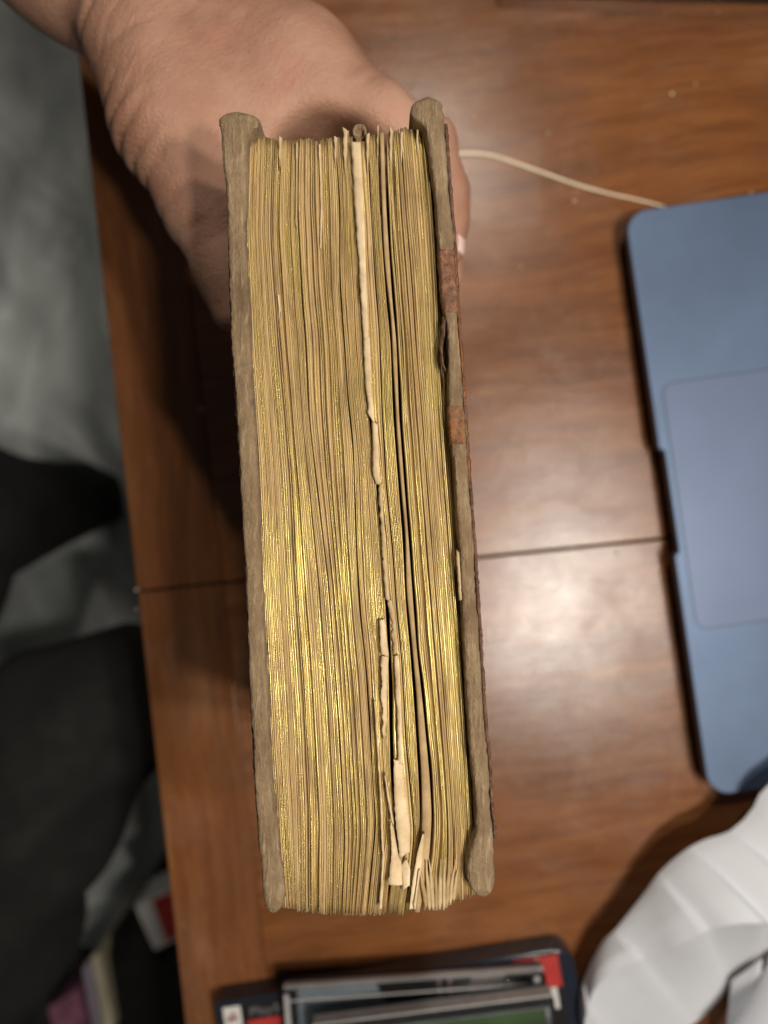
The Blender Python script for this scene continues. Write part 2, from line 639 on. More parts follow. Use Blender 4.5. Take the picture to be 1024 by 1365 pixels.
up = jd.orthogonal()
if up.y < 0: up = -up
gap = 0.055
for sgn, nm in ((1, 'upper'), (-1, 'lower')):
    o_ = E0 + ed * (sgn * gap)
    z1 = 0.0 if sgn > 0 else -0.03
    b0 = o_; b1 = o_ + ed * sgn * A
    i0 = o_ + jd * (BW / abs(en.dot(jd)))
    i1 = i0 + ed * sgn * A
    lf = quad_leaf('edge_band', b0, i0 - jd * 0.004, i1 - jd * 0.004, b1, z1, M_WOOD_EDGE, 0.10)
    far0 = o_ + jd * W; far1 = far0 + ed * sgn * A
    lf2 = quad_leaf('table_leaf', i0 + jd * 0.004, far0, far1, i1 + jd * 0.004, z1, M_WOOD, 0.07)
ap = E0 + en * 6
c0 = ap + ed * 50; c1 = ap - ed * 50
prism('apron', [tuple(c0), tuple(c0 + en * 2), tuple(c1 + en * 2), tuple(c1)], -11, -TH - 0.004, M_WOOD_EDGE, table, bev=0.2)
for k in (50, -50):
    for w in (9, 80):
        c = E0 + ed * k + en * w
        prism('leg', [(c.x - 3, c.y - 3), (c.x + 3, c.y - 3), (c.x + 3, c.y + 3), (c.x - 3, c.y + 3)], FZ, -TH - 0.008 - (8.41 if w == 9 else 0), M_WOOD_EDGE, table, bev=0.5)

# ------------------------------------------------------------------ old book
book = empty('old_book', (-1.2, 0, 0), 'thick old book standing on its spine with worn gilt page edges toward the camera', 'book')
ZP = 20.0

L_ = Line([(330, 176), (327, 300), (333, 459), (338, 533), (344, 625), (349, 737), (355, 860), (362, 1000), (370, 1130), (377, 1222)], 60)
G = [
    Line([(366, 183), (362, 311), (373, 459), (380, 533), (389, 648), (393, 737), (398, 818), (407, 950), (413, 1080), (413, 1220)], 40),
    Line([(398, 184), (396, 276), (403, 416), (406, 440), (411, 551), (419, 625), (428, 700), (437, 774), (448, 917), (454, 1019), (459, 1112), (455, 1220)], 40),
    Line([(424, 191), (426, 276), (431, 381), (438, 459), (441, 551), (448, 662), (460, 811), (469, 917), (475, 1019), (480, 1112), (472, 1220)], 40),
    Line([(447, 188), (452, 276), (452, 381), (458, 459), (463, 533), (471, 607), (473, 700), (478, 811), (486, 878), (495, 1019), (500, 1100), (488, 1220)], 36),
    Line([(470, 185), (474, 276), (482, 381), (485, 452), (490, 533), (497, 600), (503, 660), (511, 755), (514, 811), (518, 878), (519, 956), (521, 1034), (527, 1097), (521, 1150), (514, 1222)], 30),
    Line([(489, 177), (494, 276), (500, 381), (505, 440), (509, 551), (514, 644), (523, 737), (528, 811), (535, 878), (541, 995), (552, 1112), (546, 1170), (538, 1220)], 30),
    Line([(503, 177), (506, 276), (515, 399), (521, 459), (524, 551), (531, 644), (537, 720), (541, 804), (547, 869), (553, 950), (558, 1036), (560, 1090), (556, 1140), (549, 1215)], 30),
    Line([(512, 177), (515, 276), (523, 399), (529, 459), (532, 551), (539, 644), (545, 720), (551, 804), (556, 869), (565, 950), (573, 1036), (576, 1090), (572, 1150), (560, 1215)], 30),
    Line([(533, 181), (542, 297), (549, 381), (554, 459), (562, 551), (570, 662), (579, 774), (589, 900), (599, 1034), (604, 1110), (604, 1160), (602, 1210)], 40),
]
R_ = Line([(567, 170), (574, 241), (579, 311), (584, 399), (584, 440), (590, 551), (595, 625), (601, 700), (606, 774), (612, 850), (617, 917), (624, 1034), (629, 1132), (634, 1200)], 50)
RBI = Line([(567, 170), (576, 241), (582, 311), (588, 399), (592, 440), (598, 551), (604, 625), (609, 700), (615, 774), (621, 850), (626, 917), (634, 1034), (637, 1110), (632, 1160), (636, 1200)], 50)
LINES = [L_] + G + [R_, RBI]
# gap width (px) to the right of each line
GAPS = [0.0, 1.4, 1.6, 1.3, 2.6, 5.5, 2.2, 4.4, 4.6, 1.6, 1.0]

N_Y = 92
pages = []
u_run = 0.0
rng = random.Random(11)


def top_py(f):
    return 184 - 12 * f ** 3 - 4 * (1 - f) ** 6 + 4 * math.sin(f * 5.2) * 0.8


def bot_py(f):
    return 1210 + 10 * math.sin(min(1, f * 1.15) * math.pi) - 18 * max(0, f - 0.82) / 0.18


def make_page(fa, fb, lineA, gA, lineB, gB, frac, zc, seed, ytop, ybot, kind='page', mat=None, zamp=0.035):
    """a leaf bundle between two fractions of the strip between two section lines"""
    global u_run
    verts, faces, uvs = [], [], []
    wpx = None
    for j in range(N_Y + 1):
        t = j / N_Y
        # curl the ends a little
        py = ytop + (ybot - ytop) * t
        xa = lineA(py) + gA * (0.75 + 0.5 * fn(py * 0.012, seed * .37, 1.0)); xb = lineB(py)
        w = xb - xa
        jit = 0.45 * fn(py * 0.02, seed * 3.7, 0) + 0.25 * fn(py * 0.07, seed * 1.9, 4)
        jit2 = 0.45 * fn(py * 0.02, (seed + 1) * 3.7, 0) + 0.25 * fn(py * 0.07, (seed + 1) * 1.9, 4)
        x0 = xa + fa * w + jit * (fa > 0.001)
        x1 = xa + fb * w + jit2 * (fb < 0.999)
        if x1 - x0 < 0.5:
            m_ = (x0 + x1) / 2; x0, x1 = m_ - 0.25, m_ + 0.25
        endk = min(1.0, min(t, 1 - t) * 22)
        z = zc + zamp * fn(py * 0.011, seed * 5.1, 2) * 1.5 + 0.010 * fn(py * 0.12, seed * 2.3, 6) - (1 - endk) ** 2 * 0.16
        X0, Y, _ = U(x0, py, z); X1, _, _ = U(x1, py, z)
        th = X1 - X0
        X0 += 0.0015; X1 -= 0.0015
        e = min(th * 0.30, 0.02)
        row = [(X0 * 0.99, Y, 1.2), (X0, Y, z - e * 2.2), (X0 + e * .6, Y, z - e * .4), ((X0 + X1) / 2, Y, z), (X1 - e * .6, Y, z - e * .4), (X1, Y, z - e * 2.2), (X1 * 0.99, Y, 1.2)]
        verts += row
        u0 = u_run
        uu = [u0 - 1, u0 - .02, u0 + e * .6, u0 + th / 2, u0 + th - e * .6, u0 + th + .02, u0 + th + 1]
        uvs += [(a, Y) for a in uu]
    n = 7
    for j in range(N_Y):
        for i in range(n - 1):
            a = j * n + i
            faces.append((a, a + n, a + n + 1, a + 1))
    faces.append(tuple(range(n)))
    faces.append(tuple(range(N_Y * n + n - 1, N_Y * n - 1, -1)))
    o = mesh_obj(kind, verts, faces, mat or M_GILT, book, uvs=uvs)
    u_run += 0.11 + 0.01 * rng.random()
    pages.append(o)
    return o


seed = 1.0
BX0, BX1 = L_(700), R_(700)
for si in range(len(LINES) - 1):
    A_, B_ = LINES[si], LINES[si + 1]
    g = GAPS[si]
    wmid = B_(700) - A_(700) - g
    npg = max(1, int(round(wmid / (2.1 if si not in (7,) else 3.2))))
    if si == 7: npg = 1
    cuts = [0.0]
    for k in range(npg):
        cuts.append(cuts[-1] + rng.uniform(0.55, 1.6))
    cuts = [c / cuts[-1] for c in cuts]
    zsec = ZP - {0: .0, 1: .02, 2: .0, 3: .03, 4: .07, 5: .06, 6: .03, 7: .10, 8: .0, 9: .03, 10: .30}[si]
    for k in range(npg):
        fm = ((A_(700) + (cuts[k] + cuts[k + 1]) / 2 * wmid) - BX0) / (BX1 - BX0)
        r = rng.random()
        dz = rng.uniform(-.035, .012)
        if r < 0.16: dz -= rng.uniform(.05, .16)
        yt = top_py(fm) + rng.uniform(-2.2, 2.2) + 2.5 * fn(k * .7, si * 3.3)
        yb = bot_py(fm) + rng.uniform(-2.0, 2.5) + 2.5 * fn(k * .5, si * 2.3 + 9)
        if si == 5 and k < 3: yt += 6
        make_page(cuts[k], cuts[k + 1], A_, g, B_, 0, 0, zsec + dz, seed, yt, yb, mat=M_OLDPAPER if si == 7 else None)
        seed += 1.0
        if r > 0.90 and k < npg - 1: pass


# --- torn cream leaves lying in the open middle of the block
def ribbon(name, left, right, zl, zr, mat, label=None, rag=0.35, drop=3.0, seg=None, thick=0.012, bendamp=0.05):
    yl, xl = interp(left); yr, xr = interp(right)
    y0 = max(yl[0], yr[0]); y1 = min(yl[-1], yr[-1])
    n = seg or max(8, int((y1 - y0) / 3.0))
    verts, faces, uvs = [], [], []
    for j in range(n + 1):
        py = y0 + (y1 - y0) * j / n
        a = np.interp(py, yl, xl) + rag * (fn(py * .12, zl * 9, 1) * 2.6 + 1.8 * fn(py * .45, 3, zl * 4))
        b = np.interp(py, yr, xr) + rag * 0.5 * fn(py * .21, 8, zr * 7)
        if b - a < 0.5: b = a + 0.5
        t = j / n
        bz = bendamp * fn(py * .03, zl * 3, 5) * 2
        e0 = max(0.0, 1 - (py - y0) / 9.0); e1 = max(0.0, 1 - (y1 - py) / 9.0)
        jag = 5.0 * e0 * fn(y0 * .37, zl * 31) * 2 + 5.0 * e1 * fn(y1 * .41, zl * 17) * 2
        for i, s in enumerate((0, .35, .7, 1.0)):
            z = zl + (zr - zl) * s + bz + 0.02 * math.sin(s * math.pi) + .03 * fn(py * .07, s * 1.5, zl * 5)
            X, Y, Z = U(a + (b - a) * s, py + jag * (s - .5) * 2 + (e0 + e1) * 1.6 * fn(s * 5, y0 * .3, zl), z)
            verts.append((X, Y, Z))
            uvs.append((X, Y))
        X, Y, Z = U(b, py, zr)
        verts.append((X + 0.008, Y, Z - 0.05)); uvs.append((X, Y))
        verts.append((X + 0.006, Y, Z - drop)); uvs.append((X, Y))
    m = 6
    for j in range(n):
        for i in range(m - 1):
            q = j * m + i
            faces.append((q, q + m, q + m + 1, q + 1))
    o = mesh_obj(name, verts, faces, mat, book, uvs=uvs)
    sd = o.modifiers.new('thickness', 'SOLIDIFY'); sd.thickness = thick * S; sd.offset = -1
    if label: o['label'] = label
    return o


ribbon('torn_leaf', [(468, 188), (472, 270), (476, 320), (484, 452)], [(480.5, 189), (486, 300), (487, 340), (491, 452)], 20.06, 20.10, M_CREAM, 'long cream torn leaf with bare paper showing')
ribbon('torn_leaf', [(484, 449), (488, 530)], [(493, 447), (495, 530)], 20.05, 20.10, M_CREAM)
ribbon('torn_leaf', [(489.5, 528), (490, 549), (493, 560)], [(496, 528), (498.5, 548), (499, 562)], 20.08, 20.12, M_CREAM, rag=.6)
ribbon('torn_leaf', [(496, 562), (496.5, 632), (501, 645)], [(503, 560), (506, 635), (508, 648)], 20.04, 20.10, M_CREAM)
ribbon('torn_leaf', [(504, 645), (507, 700), (511, 770), (514, 800)], [(509, 645), (512, 700), (516, 770), (519, 800)], 20.0, 20.06, M_TANPAPER, rag=.8)
ribbon('torn_leaf', [(506, 826), (508, 874)], [(512.5, 825), (518, 874)], 20.05, 20.02, M_CREAM, rag=.3)
ribbon('torn_leaf', [(507.5, 875), (508, 905), (509, 960), (510, 986)], [(518, 875), (516, 905), (515, 960), (512, 988)], 20.04, 20.0, M_CREAM, rag=.9)
ribbon('torn_leaf', [(516, 800), (521, 830), (524, 872)], [(522, 800), (527, 830), (530, 872)], 19.98, 20.04, M_TANPAPER, rag=.8)
ribbon('torn_leaf', [(524.5, 874), (529, 960), (530, 1018)], [(531, 874), (535, 960), (537, 1019)], 20.05, 20.10, M_CREAM, rag=.35)
ribbon('torn_leaf', [(525, 1012), (525.5, 1060), (528, 1100), (533, 1140)], [(536, 1014), (540, 1057), (547, 1105), (546, 1140)], 20.12, 20.05, M_CREAM, 'wide cream torn leaf curling at the foot of the book', rag=.4)
ribbon('torn_leaf', [(521, 1098), (522, 1140), (520, 1160), (517, 1180)], [(524, 1098), (531, 1143), (535, 1150), (536, 1181)], 20.14, 20.06, M_CREAM, rag=.5)
ribbon('torn_leaf', [(533, 1150), (536, 1184)], [(541, 1147), (547, 1160), (546, 1184)], 20.02, 20.10, M_CREAM, rag=.5)
ribbon('torn_leaf', [(498, 935), (503, 1010), (506, 1060), (509, 1140), (505, 1212)], [(500, 935), (505.5, 1010), (508.5, 1060), (512, 1140), (509, 1212)], 20.05, 20.08, M_CREAM, rag=.2)
ribbon('torn_leaf', [(512, 1034), (517, 1070), (522, 1098)], [(514, 1034), (520, 1070), (525, 1098)], 20.12, 20.14, M_CREAM, rag=.3)
ribbon('torn_leaf', [(563.5, 1112), (557, 1135), (554, 1152), (549, 1180), (546, 1212)], [(566, 1112), (564, 1135), (562, 1156), (557, 1185), (554, 1212)], 20.16, 20.08, M_CREAM, 'pale folded page corner at the foot of the book', rag=.2)
ribbon('torn_leaf', [(558, 1160), (551, 1210)], [(560, 1160), (553.5, 1211)], 20.2, 20.2, M_CREAM, rag=.15)
ribbon('torn_leaf', [(370, 392), (371.5, 420)], [(372, 392), (374, 421)], 20.04, 20.05, M_CREAM, rag=.2)
ribbon('torn_leaf', [(424.5, 192), (427, 276), (426, 330)], [(427, 192), (429.5, 276), (428, 330)], 20.03, 20.05, M_CREAM, rag=.15)
ribbon('torn_leaf', [(394.5, 190), (393.5, 300)], [(396.5, 190), (395.5, 300)], 20.02, 20.04, M_TANPAPER, rag=.15)

# --- leaves standing proud at the head
for (px, pw, y0, ln) in ((460, 6, 172, 60), (490, 4, 178, 50), (503.5, 1.6, 168, 40), (521, 4.5, 171, 60), (447, 3.5, 182, 40),
                         (535, 3.5, 176, 40), (373, 3.5, 182, 40), (556, 3, 173, 30)):
    ribbon('page', [(px - pw * .75, y0), (px - pw * .45, y0 + 7), (px - pw * .42, y0 + ln * .5), (px - .3, y0 + ln)],
           [(px + pw * .75, y0), (px + pw * .5, y0 + 7), (px + pw * .42, y0 + ln * .5), (px + .3, y0 + ln)], 19.99, 20.0, M_TANPAPER, rag=.3, bendamp=.02)

# --- dog-eared corners at the foot: short folded leaf ends fanned over one another
rc = random.Random(5)
for k in range(9):
    cxp = 568 + 4.6 * k
    lean = (4 - k) * 1.5 + rc.uniform(-2, 2)
    yt = 1140 + 5 * abs(k - 4) * .6 + rc.uniform(-5, 6); yb = 1214 - 1.1 * (k - 3) ** 2 * .5 + rc.uniform(-1.5, 1.5)
    w = rc.uniform(4.6, 7.0)
    verts, faces = [], []
    n = 12
    for j in range(n + 1):
        t_ = j / n
        px = cxp + lean * (1 - t_) ** 1.5 * -1.5 + 1.2 * fn(t_ * 3, k * 1.7); py = yt + (yb - yt) * t_
        ww = w * (.25 + .75 * min(1, t_ * 1.6)) * (1 - .5 * max(0, t_ - .85) / .15)
        z = ZP - .03 + .05 * math.sin(math.pi * min(1, t_ * 1.05)) + .012 * rc.uniform(0, 1) - .10 * max(0, t_ - .8) / .2
        for q_, dz_ in ((-1, -.9), (-1, -.05), (-.3, .015), (.4, -.01), (1, -.07), (1, -.9)):
            X, Y, _ = U(px + q_ * ww / 2, py + q_ * .7, z + dz_ * (1 if abs(dz_) < .5 else 0))
            verts.append((X, Y, z + dz_))
    for j in range(n):
        for i in range(5):
            q_ = j * 6 + i
            faces.append((q_, q_ + 6, q_ + 7, q_ + 1))
    faces.append(tuple(range(6))); faces.append(tuple(range(n * 6 + 5, n * 6 - 1, -1)))
    fix_normals(mesh_obj('folded_corner', verts, faces, M_TANPAPER if k % 3 else M_OLDPAPER, book))

# --- boards
def board(name, inner, outer, y0, y1, ztop, mat, r=0.30, lift=0.0, ny=190, zbot=0.0, amp=0.034, parent=None, rough_end=True, endr=13.0, label=None, flare=None):
    I, O = Line(inner, 6), Line(outer, 10)
    verts, faces = [], []
    prof = [math.pi * k / 16 for k in range(17)]
    n = len(prof) + 2
    if rough_end:
        q_ = [endr * (k / 12) ** 2 for k in range(12)]
        ys_ = [y0 + a for a in q_] + list(np.linspace(y0 + endr, y1 - endr, ny)) + [y1 - a for a in q_[::-1]]
    else:
        ys_ = list(np.linspace(y0, y1, ny + 1))
    ny = len(ys_) - 1
    for j, py in enumerate(ys_):
        t = (py - y0) / (y1 - y0)
        d = min(py - y0, y1 - py)
        e = math.sqrt(max(0.0, 1 - (1 - min(1, d / endr)) ** 2)) if rough_end else 1.0
        e = 0.10 + 0.90 * e if rough_end else 1.0
        xi, xo = I(py), O(py)
        c = (xi + xo) / 2; h = (xo - xi) / 2 * e + lift * 48.8
        z1 = ztop + lift - (1 - e) * 0.28
        Xc, Y, _ = U(c, py, z1)
        H = h * (CAM_H - z1) / FPX
        Xc += .016 * fn(py * .35, ztop * 7) + .012 * fn(py * .12, 3); H *= 1 + .05 * fn(py * .28, 5, ztop)
        row = [(Xc - H, Y, zbot)]
        for a in prof[::-1]:
            ca, sa = math.cos(a), math.sin(a)
            x = Xc + H * math.copysign(abs(ca) ** 0.45, ca)
            z = z1 - r + r * abs(sa) ** 0.5
            nz = amp * (fn(x * 1.6, Y * 1.1, z * 2) * 1.1 + 0.5 * fn(x * 6, Y * 3.5, z * 5) + .35 * fn(x * 16, Y * 12, z * 9))
            row.append((x + nz * ca, Y + .3 * nz, z + nz * sa))
        row.append((Xc + H, Y, zbot))
        if lift:
            row[0] = (row[1][0], row[1][1], row[1][2] - .08); row[-1] = (row[-2][0], row[-2][1], row[-2][2] - .08)
        verts += row
    for j in range(ny):
        for i in range(n - 1):
            a = j * n + i
            faces.append((a, a + n, a + n + 1, a + 1))
    faces.append(tuple(range(n)))
    faces.append(tuple(range(ny * n + n - 1, ny * n - 1, -1)))
    o = mesh_obj(name, verts, faces, mat, parent or book)
    fix_normals(o)
    if label: o['label'] = label
    return o


LB_in = [(343, 152), (346, 158), (344, 168), (341, 172), (334, 176), (331, 184), (329, 250), (327, 300), (333, 440), (338, 533), (343, 625), (347, 737), (353, 860), (359, 960), (361, 1040), (369, 1100), (373, 1142), (377, 1160), (378, 1200), (374, 1216)]
LB_out = [(291, 150), (290, 156), (293, 172), (296, 200), (300, 250), (304, 330), (306, 430), (312, 520), (320, 640), (326, 760), (332, 900), (339, 1050), (345, 1130), (349, 1160), (350, 1200), (355, 1216)]
RB_in = [(556, 128), (549, 135), (546, 144), (547, 152), (554, 158), (563, 163), (568, 173), (573, 210), (578, 250), (583, 300), (585, 330), (590, 400), (595, 440), (597, 480), (598, 545), (602, 600), (606, 640), (610, 700), (613, 740), (618, 850), (623, 950), (629, 1020), (634, 1070), (634, 1110), (627, 1135), (622, 1155), (625, 1180), (632, 1193)]
RB_out = [(584, 128), (589, 135), (592, 150), (595, 190), (600, 260), (605, 320), (609, 400), (615, 480), (619, 545), (622, 590), (628, 680), (634, 760), (640, 860), (646, 960), (653, 1030), (655, 1080), (659, 1110), (660, 1165), (660, 1180), (657, 1192)]
bl = board('front_board', LB_in, LB_out, 149, 1217, 20.32, M_BOARD, endr=8)
br = board('back_board', RB_in, RB_out, 130, 1195, 20.42, M_BOARD, endr=8)

# worn red and brown leather scraps left on the right-hand board
def scrap(y0, y1, mat, label, ins=1.0, outs=1.0):
    I = [(x - 0.6 + (1 - ins) * 8, y) for x, y in RB_in]; O = [(x + 0.8 - (1 - outs) * 8, y) for x, y in RB_out]
    return board('leather_scrap', I, O, y0, y1, 20.42, mat, lift=0.018, ny=44, amp=0.024, parent=book, rough_end=False, label=label)


scrap(332, 416, M_WORN, 'long reddish brown leather scrap left on the board edge')
scrap(541, 592, M_RUST, 'short rust orange leather scrap left on the board edge', outs=.7)
# lifted lip torn from the board
ribbon('torn_lip', [(589, 425), (587, 446), (585, 462), (587, 486), (592, 494)], [(594, 420), (593, 446), (590, 462), (591, 484), (595, 495)], 20.28, 20.38, M_BROWN, rag=.7, drop=.5)
ribbon('torn_lip', [(608, 735), (609, 760), (612, 800)], [(612, 735), (613.5, 762), (616, 802)], 20.30, 20.36, M_TANPAPER, rag=.5, drop=.4)


# outer leather skins of both boards, ragged at the top
def skin_strip(name, base_line, off, width, y0, y1, ztop, mat, side, zrag=0.25):
    Lx = Line(base_line, 10)
    n = 240
    verts, faces = [], []
    for j in range(n + 1):
        py = y0 + (y1 - y0) * j / n
        z = ztop + zrag * (fn(py * .05, side) * .8 + .6 * fn(py * .22, side + 4))
        X, Y, _ = U(Lx(py), py, 20.3)
        rg = 0.030 * (fn(py * .11, side + 9) + .7 * fn(py * .37, side + 3))
        xa = X + side * off; xb = X + side * (off + width + rg)
        for x, zz in ((xa, 0.0), (xa, z - .05), ((xa + xb) / 2, z + .01), (xb, z - .04), (xb, z - .3), (xb, 0.0)):
            verts.append((x, Y, zz))
    m = 6
    for j in range(n):
        for i in range(m - 1):
            q = j * m + i
            faces.append((q, q + m, q + m + 1, q + 1))
    faces.append(tuple(range(m))); faces.append(tuple(range(n * m + m - 1, n * m - 1, -1)))
    o = mesh_obj(name, verts, faces, mat, book)
    fix_normals(o)
    return o


skin_strip('leather_cover', RB_out, 0.045, 0.10, 150, 1130, 19.75, M_BROWN, 1)
skin_strip('leather_cover', RB_out, 0.008, 0.055, 330, 640, 20.15, M_RUST, 1, .1)
skin_strip('leather_cover', LB_out, 0.02, 0.055, 300, 1150, 19.9, M_BROWN, -1, .2)
# spine resting on the table, closed behind the pages
x0 = U(LB_out[4][0], 250, 20.3)[0]
sp = []
for k in range(13):
    a = math.pi * k / 12
    sp.append((-1.35 - 3.2 * math.cos(a), 1.3 - 1.28 * math.sin(a)))
verts, faces = [], []
for (yy, dx) in ((10.0, -.45), (-10.2, .55)):
    for x, z in sp: verts.append((x + dx, yy, z))
for k in range(12): faces.append((k, k + 1, k + 14, k + 13))
faces.append(tuple(range(13))); faces.append(tuple(range(25, 12, -1)))
mesh_obj('spine', verts, faces, M_BROWN, book)

# rolled leather and fibres at the board ends
def fibres(parent, pts, n, length, z, col, spread=1.0):
    verts, faces = [], []
    rr = random.Random(3)
    for k in range(n):
        a = rr.random()
        i = min(int(a * (len(pts) - 1)), len(pts) - 2); f = a * (len(pts) - 1) - i
        px = pts[i][0] * (1 - f) + pts[i + 1][0] * f; py = pts[i][1] * (1 - f) + pts[i + 1][1] * f
        dx = pts[i][2] * (1 - f) + pts[i + 1][2] * f; dy = pts[i][3] * (1 - f) + pts[i + 1][3] * f
        zz = z - rr.random() * .2
        X, Y, _ = U(px, py, zz)
        l = length * rr.uniform(.4, 1.1); ang = math.atan2(-dy, dx) + rr.uniform(-.5, .5) * spread
        w = 0.006
        prev = None
        for s in range(4):
            t = s / 3
            q = (X + l * t * math.cos(ang + t * .3), Y + l * t * math.sin(ang + t * .3), zz + rr.uniform(-.02, .03) + .02 * t)
            b = len(verts)
            ww = w * (1 - t * .7)
            verts += [(q[0] - ww * math.sin(ang), q[1] + ww * math.cos(ang), q[2]), (q[0] + ww * math.sin(ang), q[1] - ww * math.cos(ang), q[2]), (q[0], q[1], q[2] - ww * 2)]
            if s:
                for e in range(3):
                    faces.append((b - 3 + e, b - 3 + (e + 1) % 3, b + (e + 1) % 3, b + e))
    o = mesh_obj('leather_fibres', verts, faces, col, book)
    return tag(o, kind='stuff')


fibres(book, [(297, 172, -1, -.4), (301, 162, -.7, -1), (315, 157, 0, -1), (332, 159, .4, -1), (340, 166, 1, 0), (338, 172, 1, .7)], 130, .11, 20.3, M_TANPAPER)
fibres(book, [(558, 143, -.6, -1), (570, 137, 0, -1), (582, 142, .6, -1), (588, 155, 1, -.4)], 60, .08, 20.35, M_TANPAPER)
fibres(book, [(630, 1176, -.4, 1), (640, 1187, 0, 1), (650, 1185, .5, 1), (655, 1168, 1, .4)], 110, .09, 20.35, M_TANPAPER)
fibres(book, [(356, 1200, -.6, 1), (363, 1209, 0, 1), (371, 1204, .5, 1)], 60, .07, 20.25, M_TANPAPER)

# ribbon-marker loop / curled headband leather at the head
verts, faces = [], []
cx, cy, _ = U(479, 178, 19.6)
nn = 22
for j in range(nn + 1):
    a = math.radians(-40 + 300 * j / nn)
    r = 0.19 - 0.05 * j / nn
    for z in (19.75 + .03 * fn(j * .4, 1), 18.9):
        verts.append((cx + r * math.cos(a), cy + r * math.sin(a), z))
for j in range(nn): faces.append((2 * j, 2 * j + 2, 2 * j + 3, 2 * j + 1))
o = mesh_obj('headband', verts, faces, M_BOARD, book)
sd = o.modifiers.new('thickness', 'SOLIDIFY'); sd.thickness = 0.05 * S; sd.offset = 0
pl_ = [(cx + .17 * math.cos(k * .6), cy + .17 * math.sin(k * .6)) for k in range(10)]
prism('headband', pl_, 18.95, 19.55, M_BOARD, book, bev=.03)

# ------------------------------------------------------------------ person: hand and forearm
person = empty('person', (-34, 12, FZ), 'person in black trousers whose bare hand grips the top end of the book', 'person')


